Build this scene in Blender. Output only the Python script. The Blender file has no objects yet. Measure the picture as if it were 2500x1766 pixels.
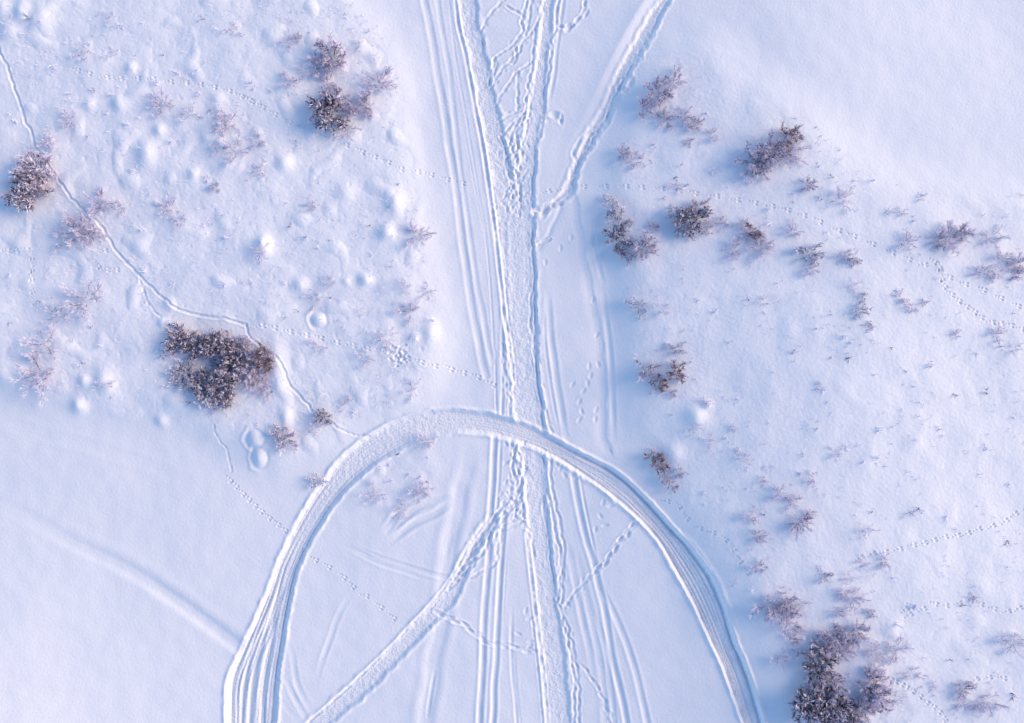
import bpy, math, random
import numpy as np
from mathutils import Vector, Matrix

# ------------------------------------------------------------------ camera, sky, sun
scene = bpy.context.scene
COL = scene.collection
PXM = 40.0                       # photograph pixels per metre on the ground
CAM_H = 48.0
cam = bpy.data.cameras.new('camera')
cam_o = bpy.data.objects.new('camera', cam)
COL.objects.link(cam_o)
scene.camera = cam_o
cam.sensor_width = 36.0
cam.lens = 36.0 * CAM_H / (2500 / PXM)
cam.clip_end = 20000
cam_o.location = (0, 0, CAM_H)   # drone looking straight down

SUN_AZ, SUN_EL = 78.0, 25.0
world = bpy.data.worlds.new('World')
scene.world = world
world.use_nodes = True
wn = world.node_tree.nodes
sky = wn.new('ShaderNodeTexSky')
sky.sky_type = 'NISHITA'
sky.sun_disc = False
sky.sun_elevation = math.radians(SUN_EL)
sky.sun_rotation = math.radians(SUN_AZ)
sky.altitude = 200
sky.air_density = 1.0
sky.dust_density = 0.1
sky.ozone_density = 3.5
world.node_tree.links.new(sky.outputs[0], wn['Background'].inputs[0])
wn['Background'].inputs[1].default_value = 0.12

sun = bpy.data.lights.new('sun', 'SUN')
sun.energy = 2.05
sun.angle = math.radians(36)     # veiled winter sun: soft shadows
sun.color = (1.0, 0.71, 0.44)
sun_o = bpy.data.objects.new('sun', sun)
COL.objects.link(sun_o)
az, el = math.radians(SUN_AZ), math.radians(SUN_EL)
sdir = Vector((math.sin(az) * math.cos(el), math.cos(az) * math.cos(el), math.sin(el)))
sun_o.rotation_euler = sdir.to_track_quat('Z', 'Y').to_euler()
sun_o.location = sdir * 60

scene.view_settings.view_transform = 'Standard'
scene.view_settings.look = 'None'
scene.view_settings.gamma = 1.0
scene.view_settings.exposure = 0.97

rng = random.Random(7)
nrng = np.random.default_rng(7)

# ------------------------------------------------------------------ map tiles -> metres
TILE = {'F': (0, 0, 1.0889), 'S': (0, 0, 1.0),
        'a': (0, 0, .37), 'b': (600, 0, .37), 'c': (1000, 0, .37), 'd': (1450, 100, .37),
        'e': (1850, 300, .37), 'f': (0, 550, .37), 'g': (350, 700, .2466), 'h': (600, 550, .37),
        'i': (1050, 500, .37), 'j': (1500, 750, .37), 'k': (1850, 1166, .37),
        'l': (500, 1000, .4724), 'm': (1000, 1000, .4724), 'n': (1400, 1166, .37), 'o': (0, 1000, .4724)}

def M(t, x, y):
    ox, oy, k = TILE[t]
    return ((ox + x * k - 1250) / PXM, (883 - (oy + y * k)) / PXM)

def ML(t, *xy):
    return [M(t, xy[i], xy[i + 1]) for i in range(0, len(xy), 2)]

def RM(t, r):
    return r * TILE[t][2] / PXM

# ------------------------------------------------------------------ height field
ST = 0.06
HX, HY = 36.0, 26.4
gx = np.arange(-HX, HX + 1e-6, ST)
gy = np.arange(-HY, HY + 1e-6, ST)
NX, NY = len(gx), len(gy)
GX, GY = np.meshgrid(gx, gy)          # [row=y, col=x]
FX = np.fft.rfftfreq(NX * 1, ST)
FY = np.fft.fftfreq(NY, ST)

def blur(a, s):
    pad = int(3 * s / ST) + 1
    b = np.pad(a, pad, mode='edge')
    fx = np.fft.rfftfreq(b.shape[1], ST)
    fy = np.fft.fftfreq(b.shape[0], ST)
    g = np.exp(-2 * (math.pi * s) ** 2 * (fx[None, :] ** 2 + fy[:, None] ** 2))
    r = np.fft.irfft2(np.fft.rfft2(b) * g, s=b.shape)
    return r[pad:-pad, pad:-pad]

def perlin(x, y, seed):
    t = np.random.default_rng(seed)
    ang = t.random((256, 256)) * 2 * math.pi
    ca, sa = np.cos(ang), np.sin(ang)
    xi, yi = np.floor(x).astype(int), np.floor(y).astype(int)
    fx, fy = x - xi, y - yi
    u = fx * fx * fx * (fx * (fx * 6 - 15) + 10)
    v = fy * fy * fy * (fy * (fy * 6 - 15) + 10)
    def g(ix, iy, dx, dy):
        ix, iy = ix & 255, iy & 255
        return ca[ix, iy] * dx + sa[ix, iy] * dy
    a = g(xi, yi, fx, fy); b = g(xi + 1, yi, fx - 1, fy)
    c = g(xi, yi + 1, fx, fy - 1); d = g(xi + 1, yi + 1, fx - 1, fy - 1)
    return (a + u * (b - a)) + v * ((c + u * (d - c)) - (a + u * (b - a)))

def noise(wl, seed, ax=1.0, rot=0.0):
    c, s = math.cos(rot), math.sin(rot)
    return perlin((GX * c + GY * s) / wl + 57.3, (-GX * s + GY * c) / (wl * ax) + 31.7, seed) * 1.5

def inside(poly):
    res = np.zeros(GX.shape, bool)
    n = len(poly)
    for i in range(n):
        x0, y0 = poly[i]; x1, y1 = poly[(i + 1) % n]
        if y0 == y1: continue
        c = ((y0 > GY) != (y1 > GY)) & (GX < (x1 - x0) * (GY - y0) / (y1 - y0) + x0)
        res ^= c
    return res.astype(float)

def sstep(a, b, x):
    t = np.clip((x - a) / (b - a), 0, 1)
    return t * t * (3 - 2 * t)

def gbump(t, x, y, sx, sy, h):
    cx, cy = M(t, x, y)
    return h * np.exp(-((GX - cx) / sx) ** 2 - ((GY - cy) / sy) ** 2)

# banks and broad swells
left_hill = inside(ML('S', -400, -400, 620, -400, 800, -60, 930, 60, 985, 180, 1000, 330, 1022, 500, 1062, 700, 1085, 850,
                     1040, 985, 900, 1020, 780, 1110, 690, 1140, 560, 1085, 450, 1030, 250, 1010, 0, 940, -400, 900))
right_hill = inside(ML('S', 1560, 130, 1750, 110, 1810, 200, 1965, 300, 2060, 400, 2200, 455, 2500, 480, 2900, 500, 2900, 2200,
                      1960, 2200, 1900, 1766, 1830, 1560, 1740, 1370, 1640, 1230, 1585, 1100, 1545, 980, 1530, 800, 1505, 650,
                      1475, 520, 1490, 390, 1530, 260))
small_knoll = inside(ML('S', 960, 1075, 1075, 1075, 1060, 1180, 1010, 1235, 900, 1255, 870, 1180))
HILL = np.clip(blur(left_hill, .45) + blur(right_hill, .45) + blur(small_knoll, .5), 0, 1)
LH, RH = blur(left_hill, .5), blur(right_hill, .6)

h0 = .42 * blur(left_hill, .85) + .50 * blur(right_hill, 1.1)
h0 += .022 * np.clip(GX, -40, 40)
h0 += gbump('S', 2030, 1080, 9.5, 15, 1.15) + gbump('S', 1980, 150, 9, 7, .8)
h0 += gbump('S', -200, 1900, 11, 12, 1.9)
h0 += gbump('S', 470, 450, 9, 9, .3) - gbump('S', 300, 960, 5, 3, .12)
h0 += .13 * sstep(2.0, 6.2, GX - .004 * GY * GY) * np.exp(-((GY - 1) / 14) ** 4)
h0 -= gbump('S', 1640, 1500, 2.6, 5, .16)
h0 -= gbump('S', 1480, 780, 1.0, 8, .12)
h0 += .42 * sstep(2.5, 12.5, GX) * sstep(-6, -14, GY)
h0 += .07 * noise(7.0, 1) + .035 * noise(3.1, 2, rot=.5)
h0 -= h0[NY // 2, NX // 2]
H = h0.copy()
_flat = M
def M(t, x, y):
    """tile point on the swelling ground (a raised spot lies nearer the drone)"""
    px, py = _flat(t, x, y)
    i = min(max(int((px + HX) / ST), 0), NX - 1); j = min(max(int((py + HY) / ST), 0), NY - 1)
    f = 1 - float(h0[j, i]) / CAM_H
    return (px * f, py * f)

# lumpy tussock snow on the two hills
hn = .075 * noise(2.3, 3, rot=.3) + .026 * noise(1.05, 4, rot=1.1) + .008 * noise(.45, 5, rot=.8)
lump = np.clip(noise(1.5, 6, rot=.9) - .3, 0, 1)
H += (LH + blur(small_knoll, .5)) * (hn + .20 * lump) + RH * (.6 * hn + .06 * lump)
pits = np.clip(noise(.38, 8, rot=.2) - .42, 0, 1)
H += HILL * (-.05 * pits * (LH + .35 * RH) + .006 * noise(.2, 9))
H += (1 - HILL) * .012 * noise(.9, 10)

ID = np.zeros((NY - 1, NX - 1), np.int32)
STRUCT = {0: ('snow_ground', None)}
def new_id(name):
    i = len(STRUCT)
    STRUCT[i] = (name, None)
    return i

# ------------------------------------------------------------------ strokes
def smooth_line(p, step=.06):
    p = [np.array(q, float) for q in p]
    p = [2 * p[0] - p[1]] + p + [2 * p[-1] - p[-2]]
    out = []
    for i in range(1, len(p) - 2):
        n = max(2, int(np.linalg.norm(p[i + 1] - p[i]) / step))
        t = (np.arange(n) / n)[:, None]
        out.append(.5 * ((2 * p[i]) + (-p[i - 1] + p[i + 1]) * t + (2 * p[i - 1] - 5 * p[i] + 4 * p[i + 1] - p[i + 2]) * t ** 2
                         + (-p[i - 1] + 3 * p[i] - 3 * p[i + 1] + p[i + 2]) * t ** 3))
    out.append(np.array([p[-2]]))
    return np.concatenate(out)

def resample(q, n):
    d = np.concatenate([[0], np.cumsum(np.linalg.norm(np.diff(q, axis=0), axis=1))])
    t = np.linspace(0, d[-1], n)
    return np.stack([np.interp(t, d, q[:, 0]), np.interp(t, d, q[:, 1])], 1)

def extend(p, a=0, b=0):
    p = [tuple(q) for q in p]
    if a:
        v = Vector(p[0]) - Vector(p[1]); v.normalize(); p = [tuple(Vector(p[0]) + v * a)] + p
    if b:
        v = Vector(p[-1]) - Vector(p[-2]); v.normalize(); p = p + [tuple(Vector(p[-1]) + v * b)]
    return p

class Stroke:
    """signed distance d (left positive), arc length s, and the window it covers"""
    def __init__(self, q, R):
        self.q = q
        seg = np.linalg.norm(np.diff(q, axis=0), axis=1)
        self.len = np.concatenate([[0], np.cumsum(seg)])
        tg = np.gradient(q, axis=0)
        tg /= np.linalg.norm(tg, axis=1)[:, None] + 1e-9
        self.tg = tg
        x0 = max(0, int((q[:, 0].min() - R + HX) / ST)); x1 = min(NX, int((q[:, 0].max() + R + HX) / ST) + 2)
        y0 = max(0, int((q[:, 1].min() - R + HY) / ST)); y1 = min(NY, int((q[:, 1].max() + R + HY) / ST) + 2)
        self.sl = (slice(y0, y1), slice(x0, x1))
        sx, sy = gx[x0:x1], gy[y0:y1]
        best = np.full((len(sy), len(sx)), 1e9)
        D = np.full(best.shape, 1e3); S = np.zeros(best.shape); I = np.zeros(best.shape, int)
        rr = int(R / ST) + 1
        for i, (px, py) in enumerate(q):
            cx, cy = int((px + HX) / ST) - x0, int((py + HY) / ST) - y0
            a0, a1, b0, b1 = max(0, cx - rr), min(len(sx), cx + rr + 1), max(0, cy - rr), min(len(sy), cy + rr + 1)
            if a0 >= a1 or b0 >= b1: continue
            dx = sx[a0:a1][None, :] - px; dy = sy[b0:b1][:, None] - py
            d2 = dx * dx + dy * dy
            w = best[b0:b1, a0:a1]
            m = d2 < w
            w[m] = d2[m]
            dd = -dx * tg[i, 1] + dy * tg[i, 0]
            al = dx * tg[i, 0] + dy * tg[i, 1]
            end = (i == 0) | (i == len(q) - 1)
            if end:
                dd = np.where(np.abs(al) > ST * 1.5, np.sign(dd) * np.sqrt(d2), dd)
            D[b0:b1, a0:a1][m] = dd[m]
            S[b0:b1, a0:a1][m] = (self.len[i] + np.clip(al, -.06, .06))[m]
            I[b0:b1, a0:a1][m] = i
        self.D, self.S, self.I = D, S, I
        self.X, self.Y = GX[self.sl], GY[self.sl]

    def mark(self, m, sid):
        y, x = self.sl
        mm = m[:-1, :-1]
        v = ID[y.start:y.stop - 1, x.start:x.stop - 1]
        v[mm[:v.shape[0], :v.shape[1]]] = sid

def wob(s, wl, seed):
    """1-D noise along a path"""
    r = np.random.default_rng(seed)
    n = int(200 / wl)
    k = r.random(n) * 2 - 1
    t = np.clip(s / wl, 0, n - 2)
    i = t.astype(int); f = t - i; f = f * f * (3 - 2 * f)
    return k[i] * (1 - f) + k[np.minimum(i + 1, n - 1)] * f

TRK = .55            # how deep tracks are pressed
_seed = [100]
def sd():
    _seed[0] += 1
    return _seed[0]

def rut(p, w=.12, depth=.06, ridge=.02, sid=None, fade=0.0, rough=.2):
    st = Stroke(smooth_line(p, .08), w * 4)
    d = st.D + .25 * w * wob(st.S, 1.5, sd())
    a = np.abs(d)
    k = TRK * (1 + rough * wob(st.S, .8, sd()))
    L = st.len[-1]
    if fade:
        k = k * np.clip(st.S / fade, 0, 1) * np.clip((L - st.S) / fade, 0, 1)
    H[st.sl] += np.where(a < w * 4, k * (-depth * np.exp(-(a / w) ** 4) + ridge * np.exp(-((a - 1.75 * w) / (.55 * w)) ** 2)), 0)
    if sid is not None:
        st.mark(a < w * 1.9, sid)
    return st

def stamp(x, y, ang, L, W, depth, rim=.3):
    R = max(L, W) * 1.6
    x0, x1 = max(0, int((x - R + HX) / ST)), min(NX, int((x + R + HX) / ST) + 2)
    y0, y1 = max(0, int((y - R + HY) / ST)), min(NY, int((y + R + HY) / ST) + 2)
    if x0 >= x1 or y0 >= y1: return
    dx, dy = GX[y0:y1, x0:x1] - x, GY[y0:y1, x0:x1] - y
    c, s = math.cos(ang), math.sin(ang)
    e = np.sqrt(((dx * c + dy * s) / (L / 2)) ** 2 + ((-dx * s + dy * c) / (W / 2)) ** 2)
    depth *= TRK * 1.15
    H[y0:y1, x0:x1] += -depth * np.exp(-(e ** 3) * .8) + depth * rim * np.exp(-((e - 1.5) / .35) ** 2)

def footpath(p, prints=True, w=.15, depth=.07, ridge=.035, sid=None, step=.37, off=.09, pd=.09, jit=.03, size=(.32, .17)):
    """narrow trodden trench with boot prints left and right"""
    q = smooth_line(p, .07)
    if depth > 0:
        st = Stroke(q, w * 3.5)
        d = st.D + .14 * w * np.sin(st.S / step * math.pi + rng.random() * 6) + .75 * w * wob(st.S, .42, sd()) + .5 * w * wob(st.S, 1.3, sd())
        a = np.abs(d)
        H[st.sl] += np.where(a < w * 3.4, TRK * 1.25 * -depth * np.exp(-(a / w) ** 4) + TRK * ridge * np.exp(-((a - 1.6 * w) / (.5 * w)) ** 2)
                             * (1 + .6 * wob(st.S, .3, sd())), 0)
        if sid is not None: st.mark(a < w * 1.8, sid)
    if prints:
        if depth > .04: pd *= .5; jit = .05
        L = np.concatenate([[0], np.cumsum(np.linalg.norm(np.diff(q, axis=0), axis=1))])
        t, k = rng.random() * step, 0
        while t < L[-1]:
            x, y = np.interp(t, L, q[:, 0]), np.interp(t, L, q[:, 1])
            x2, y2 = np.interp(t + .1, L, q[:, 0]), np.interp(t + .1, L, q[:, 1])
            an = math.atan2(y2 - y, x2 - x)
            o = off * (1 if k % 2 else -1)
            stamp(x - math.sin(an) * o + rng.gauss(0, jit), y + math.cos(an) * o + rng.gauss(0, jit), an + rng.gauss(0, .15),
                  size[0] * rng.uniform(.85, 1.15), size[1], pd * rng.uniform(.7, 1.2))
            t += step * rng.uniform(.7, 1.35); k += 1

def hare(p, gap=.92, size=1.0, depth=.075, sid=None):
    """bounding animal track: two long hind prints abreast and two small fore prints behind"""
    q = smooth_line(p, .05)
    L = np.concatenate([[0], np.cumsum(np.linalg.norm(np.diff(q, axis=0), axis=1))])
    if sid is not None:
        st = Stroke(q, .3)
        st.mark(np.abs(st.D) < .2, sid)
    t = rng.random() * gap
    while t < L[-1]:
        x, y = np.interp(t, L, q[:, 0]), np.interp(t, L, q[:, 1])
        x2, y2 = np.interp(t + .1, L, q[:, 0]), np.interp(t + .1, L, q[:, 1])
        an = math.atan2(y2 - y, x2 - x) + rng.gauss(0, .12)
        c, s = math.cos(an), math.sin(an)
        for (u, v, l, w) in ((0, .085, .2, .12), (.03, -.085, .2, .12), (-.25, .03, .13, .1), (-.43, -.02, .13, .1)):
            u *= size; v *= size
            stamp(x + c * u - s * v, y + s * u + c * v, an, l * size, w * size, depth * (1 if u > -.1 else .75), .35)
        t += gap * rng.uniform(.8, 1.2)

def band(outer, inner, n=500):
    o, i = resample(smooth_line(outer), n), resample(smooth_line(inner), n)
    return (o + i) / 2, np.linalg.norm(o - i, axis=1) / 2

def trail(outer, inner, depth, profile, sid, shoulder=.032, edge=.15, n=500, ragged=.12):
    q, hw = band(outer, inner, n)
    st = Stroke(q, hw.max() + .9)
    w = hw[st.I]
    d = st.D
    wl = ragged * (wob(st.S, .55, sd()) * .6 + wob(st.S, .23, sd()) * .4)
    wr = ragged * (wob(st.S, .6, sd()) * .6 + wob(st.S, .21, sd()) * .4)
    a = np.abs(d) - w + np.where(d > 0, wl, wr)
    m = 1 - sstep(-edge, edge * .4, a)
    depth *= .8; shoulder *= .7
    tgt = h0[st.sl] - depth + .75 * profile(d / w, d, w, st.S, st)
    H[st.sl] = H[st.sl] * (1 - m) + tgt * m + np.where(a < .8, shoulder * np.exp(-((a - .12) / .11) ** 2) * (1 + .5 * wob(st.S, .4, sd())), 0)
    st.mark(a < .05, sid)
    return st

# ------------------------------------------------------------------ rounded snow mounds
MOUNDS = []       # (name, label, mask ids)
def mound(t, x, y, r, h, label=None, ring=0.0, ax=1.0):
    cx, cy = M(t, x, y); R = RM(t, r)
    dx, dy = GX - cx, (GY - cy) / ax
    e = np.sqrt(dx * dx + dy * dy) / R
    e = e * (1 + .12 * noise(R * 1.6, sd()))
    H[:] = H + .62 * h * np.exp(-(e * .95) ** 2.0)
    if ring:
        ring *= .55
        H[:] = H - ring * np.exp(-((e - 1.35) / .28) ** 2) + ring * .7 * np.exp(-((e - 1.95) / .25) ** 2) * np.clip(-(dx) / R * .8 + .2, 0, 1)
    if label:
        sid = new_id('snow_mound')
        STRUCT[sid] = ('snow_mound', label)
        MOUNDS.append((sid, e))

mound('h', 110, 150, 62, .42, 'tall oblong snow mound with faint twigs in the middle of the left hill')
mound('h', 360, 395, 48, .34, 'rounded snow mound above the crescent-edged mound on the left hill')
mound('h', 480, 625, 40, .30, 'small round snow mound behind a crescent snow rim on the left hill', ring=.07)
mound('h', 795, 362, 42, .40, 'smooth pointed snow mound nearest the left bank of the corridor')
mound('h', 668, 370, 30, .18)
mound('h', 930, 50, 50, .26)
mound('h', 268, 1265, 42, .34, 'narrow snow mound right below the large dark shrub clump', ax=1.5)
mound('h', 62, 1410, 46, .34, 'upper of the two ringed snow mounds at the lower rim of the left hill', ring=.09)
mound('h', 92, 1535, 40, .34, 'lower of the two ringed snow mounds at the lower rim of the left hill', ring=.08, ax=1.3)
mound('h', 1220, 700, 45, .28, 'bright snow mound on the right-hand rim of the left hill', ax=1.5)
mound('h', 1110, 745, 30, .18)
mound('b', 255, 1080, 52, .36, 'egg-shaped snow mound below the upper-left shrub clump')
mound('b', 985, 1345, 52, .36, 'bright double snow mound near the middle of the corridor\'s left bank', ax=1.3)
mound('b', 120, 1600, 40, .26)
mound('b', 650, 1270, 60, .22); mound('b', 930, 1530, 50, .24)
mound('a', 865, 450, 34, .28, 'small bright snow mound below the top edge, left of the hare track')
mound('a', 785, 680, 44, .30, 'roundish snow mound left of the pale shrubs near the upper left')
mound('a', 1055, 860, 38, .30, 'small snow mound beside a dark dimple on the upper left hill')
mound('a', 965, 1010, 58, .34, 'slanting snow mound with a deep hollow on its left, upper left hill', ax=1.4)
mound('a', 1370, 905, 48, .30); mound('a', 1460, 960, 40, .28); mound('a', 1280, 1150, 40, .26)
mound('a', 150, 85, 52, .42, 'left one of the two big snow humps at the top left corner', ax=1.4)
mound('a', 275, 130, 70, .46, 'right one of the two big snow humps at the top left corner', ax=1.5)
mound('a', 60, 190, 60, .3); mound('a', 1440, 665, 48, .26); mound('a', 590, 690, 36, .22); mound('a', 20, 60, 50, .3)
mound('f', 520, 1190, 45, .38, 'round snow mound on the lower edge of the left hill, far left')
mound('f', 690, 1020, 55, .34, 'bright snow mound left of the large dark shrub clump', ax=1.4)
mound('f', 550, 1030, 36, .26); mound('f', 1065, 1290, 36, .22); mound('f', 1075, 645, 28, .2); mound('f', 20, 980, 60, .3)
mound('j', 530, 720, 62, .40, 'large bright snow mound right of the corridor, between shrubs')
mound('j', 380, 960, 60, .26, 'low snow mound right behind the white-tipped shrubs by the curved trail')
mound('j', 1150, 150, 60, .12, ax=1.5); mound('j', 610, 640, 30, .18)
mound('d', 300, 600, 120, .12); mound('d', 560, 820, 90, .12)
mound('k', 680, 1290, 100, .28); mound('k', 880, 1000, 60, .18); mound('k', 1470, 720, 70, .16); mound('k', 1440, 950, 60, .14)
# hollow that holds the large clump
H -= gbump('g', 560, 780, 2.0, 1.7, .26)
H += gbump('g', 1330, 800, .55, 1.6, .22)

# ------------------------------------------------------------------ old soft ruts
T_OLD = new_id('snowmobile_track')
rut(extend(ML('S', 1037, 0, 1063, 148, 1081, 259, 1105, 407, 1118, 500, 1135, 630, 1154, 759, 1176, 870, 1187, 918), 6), .17, .055, .025, T_OLD)
rut(extend(ML('S', 1067, 0, 1093, 148, 1111, 296, 1126, 420, 1142, 540, 1161, 667, 1176, 752, 1191, 833, 1202, 889), 6), .13, .035, .012, T_OLD)
rut(extend(ML('S', 1096, 0, 1112, 140, 1140, 300, 1165, 450, 1184, 560, 1196, 680, 1204, 800, 1209, 900, 1211, 990), 6), .06, .02, .012)
rut(extend(ML('S', 1130, 300, 1152, 420, 1172, 520, 1190, 620, 1200, 760, 1207, 900)), .05, .02, .01, fade=2)
T_ST = new_id('snowmobile_track')
rut(extend(ML('S', 1208, 1066, 1203, 1165, 1196, 1260, 1191, 1378, 1182, 1520, 1172, 1766), 0, 5), .15, .10, .045, T_ST)
rut(extend(ML('S', 1221, 1066, 1216, 1180, 1206, 1300), 0, 0), .09, .05, .03, fade=1)
rut(extend(ML('S', 1232, 1255, 1222, 1402, 1215, 1543, 1208, 1661, 1203, 1766), 0, 5), .14, .10, .045, T_ST, fade=0)
rut(extend(ML('S', 1240, 1300, 1233, 1402, 1226, 1543), 0, 0), .07, .04, .02, fade=2)
rut(extend(ML('S', 1248, 1472, 1250, 1614, 1262, 1766), 0, 5), .10, .05, .025, T_ST, fade=2)
rut(extend(ML('S', 1256, 1540, 1258, 1640, 1270, 1766), 0, 5), .07, .035, .015, fade=2)
T_WIDE = new_id('snowmobile_track')
rut(extend(ML('S', 1150, 1080, 1132, 1170, 1109, 1283, 1090, 1402, 1080, 1496, 1061, 1614, 1040, 1766), 0, 5), .42, .085, .035, T_WIDE, fade=3)
rut(ML('S', 1062, 1630, 1050, 1700, 1043, 1766), .10, .05, .02, fade=1)
T_R = new_id('snowmobile_track')
rut(extend(ML('S', 1397, 1142, 1420, 1265, 1449, 1378, 1472, 1472, 1491, 1590, 1520, 1709, 1531, 1766), 0, 5), .15, .085, .04, T_R, fade=0)
rut(extend(ML('S', 1412, 1142, 1434, 1265, 1463, 1400), 0, 0), .08, .05, .025, T_R, fade=2)
rut(extend(ML('S', 1463, 1425, 1510, 1520, 1543, 1614, 1582, 1766), 0, 5), .15, .06, .035, T_R, fade=2)
rut(extend(ML('S', 1373, 1293, 1402, 1402, 1420, 1496, 1435, 1567, 1452, 1660), 0, 0), .16, .04, .025, fade=3)
rut(extend(ML('S', 1453, 1491, 1482, 1614, 1500, 1766), 0, 5), .13, .045, .03, fade=2)
rut(extend(ML('S', 1400, 1330, 1440, 1500, 1470, 1640, 1482, 1766), 0, 5), .2, .03, .02, fade=3)
rut(extend(ML('S', 1335, 700, 1345, 830, 1362, 950, 1378, 1050, 1395, 1090)), .16, .055, .025, fade=2)
rut(extend(ML('S', 1328, 740, 1334, 860, 1348, 960, 1366, 1060)), .08, .03, .02, fade=1)
rut(extend(ML('S', 1376, 0, 1361, 111, 1355, 170, 1340, 250), 4), .10, .05, .02, fade=1)
rut(extend(ML('S', 1364, 0, 1352, 120), 4), .06, .03, .015)
# drifted-in track in the lower-left field
T_DR = new_id('drifted_track')
st = Stroke(smooth_line(ML('F', -60, 1105, 60, 1160, 180, 1225, 300, 1285, 420, 1365, 520, 1440, 545, 1462)), 2.2)
k = np.clip(st.S / 14, .12, 1)
H[st.sl] += k * (-.085 * np.exp(-(np.abs(st.D) / .42) ** 3)) * (np.abs(st.D) < 2.1) + k * .02 * np.exp(-((st.D - .8) / .3) ** 2)
st.mark((np.abs(st.D) < .6) & (st.S > 5), T_DR)
rut(ML('F', 0, 950, 150, 985, 300, 1030, 420, 1080), .3, .014, .01, fade=4)
# old curved drifts beside the bottom trail
for P in (ML('l', 930, 660, 1030, 560, 1140, 490, 1280, 455), ML('l', 940, 690, 1060, 600, 1190, 540, 1280, 470), ML('l', 920, 640, 1000, 540, 1080, 490)):
    rut(P, .2, .10, .05, fade=1.2)
for P in (ML('l', 760, 950, 690, 1070, 630, 1230, 570, 1420), ML('l', 400, 1330, 440, 1440, 500, 1560, 560, 1640), ML('l', 420, 1180, 450, 1260, 480, 1420, 550, 1560),
          ML('l', 380, 1480, 440, 1560, 490, 1622), ML('l', 700, 690, 900, 790, 1200, 890), ML('l', 740, 700, 1000, 800, 1376, 900), ML('l', 1290, 560, 1250, 760, 1240, 830)):
    rut(P, .14, .035, .02, fade=2)
# wind-crust lip along the right bank
st = Stroke(smooth_line(ML('S', 1398, 460, 1412, 500, 1420, 555, 1442, 678, 1461, 759, 1472, 851, 1481, 944, 1478, 1055, 1490, 1092)), 1.0)
d = st.D + .10 * wob(st.S, .7, sd())
H[st.sl] += np.where(np.abs(d) < .95, .03 * np.exp(-np.clip(d, 0, 9) / .35) * sstep(-.06, .1, d) - .03 * np.exp(-((d + .3) / .28) ** 2), 0)
rut(ML('S', 1470, 700, 1488, 850, 1497, 1000, 1500, 1090), .13, .05, .02, fade=2)
rut(ML('S', 1440, 520, 1452, 600, 1475, 700), .12, .04, .02, fade=1)
st = Stroke(smooth_line(ML('c', 1000, 1345, 960, 1440, 930, 1490, 880, 1590, 840, 1640)), .7)
d = st.D + .10 * wob(st.S, .5, sd())
H[st.sl] += np.where(np.abs(d) < .65, -.07 * np.exp(-np.abs(d - .12) / .14) * (d > -.05), 0)

# ------------------------------------------------------------------ the pressed trails
def tramp(amp=.03):
    def f(u, d, w, s, st):
        x, y = st.X, st.Y
        n = perlin(x / .33 + 9, y / .42 + 4, 61) + .7 * perlin(x / .19 + 3, y / .24 + 8, 62) + .5 * perlin(x / .8, y / 1.7, 63)
        return amp * 1.5 * n
    return f

def arc_profile(u, d, w, s, st):
    x = u + .04 * wob(s, 3, 71)
    g = 0
    for c, ww, dp in ((-.80, .06, .055), (-.62, .05, .04), (-.36, .06, .05), (-.1, .05, .035), (.14, .06, .045), (.4, .05, .04), (.6, .06, .05), (.8, .07, .06)):
        g = g - dp * np.exp(-((x - c) / ww) ** 2)
    n = perlin(st.X / .26, st.Y / .26, 72) + .6 * perlin(st.X / .15, st.Y / .15, 73)
    top = np.exp(-((s - 24) / 6.5) ** 2)
    return g * (1.1 - .75 * top) + n * (.007 + .03 * top)

T_MAIN = new_id('main_trail')
left_o = extend(ML('S', 1120, 0, 1130, 74, 1150, 159, 1168, 259, 1187, 351, 1201, 444, 1212, 540, 1225, 640, 1233, 740, 1241, 840), 6)
left_i = extend(ML('S', 1163, 0, 1172, 74, 1187, 141, 1203, 218, 1220, 289, 1238, 370, 1262, 460, 1275, 560, 1285, 660, 1290, 760, 1290, 840), 6)
right_o = extend(ML('S', 1352, 0, 1344, 93, 1333, 185, 1326, 259, 1311, 370, 1304, 462, 1303, 592, 1308, 685, 1311, 777, 1314, 870, 1322, 974, 1335, 1060), 6)
right_i = extend(ML('S', 1328, 0, 1314, 111, 1303, 167, 1293, 240, 1278, 340, 1258, 440, 1245, 540, 1245, 640, 1248, 740, 1250, 850, 1255, 950, 1265, 1060), 6)
trail(left_o, left_i, .10, tramp(.026), T_MAIN)
trail(right_o, right_i, .10, tramp(.026), T_MAIN)
low_l = extend(ML('S', 1250, 960, 1262, 1080, 1280, 1180, 1290, 1300, 1300, 1380, 1312, 1480, 1324, 1600, 1338, 1766), 0, 5)
low_r = extend(ML('S', 1322, 960, 1328, 1080, 1332, 1180, 1342, 1300, 1352, 1380, 1362, 1480, 1378, 1600, 1393, 1766), 0, 5)
trail(low_l, low_r, .10, tramp(.022), T_MAIN)
# double edge groove on its left side
T_SK = new_id('ski_track')
eg = extend(ML('S', 1111, 0, 1122, 74, 1141, 159, 1159, 259, 1178, 351, 1192, 444, 1205, 540, 1217, 640, 1228, 740, 1236, 800, 1246, 870, 1252, 930), 6)
rut(eg, .10, .10, .06, T_SK)
rut([(x + .22, y) for x, y in eg], .07, .05, .03)
rut([(x - .17, y) for x, y in eg[:9]], .05, .025, .02, fade=2)
rut(ML('S', 1228, 755, 1226, 870, 1227, 930, 1226, 1010), .09, .06, .035, T_SK)
rut(ML('S', 1210, 860, 1211, 950, 1212, 1010), .06, .03, .02)
eg2 = extend(ML('S', 1286, 1302, 1300, 1425, 1310, 1520, 1324, 1638, 1336, 1766), 0, 5)
rut(eg2, .10, .09, .05, T_SK)
rut([(x - .25, y) for x, y in eg2[1:]], .07, .035, .02, fade=2)

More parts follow.
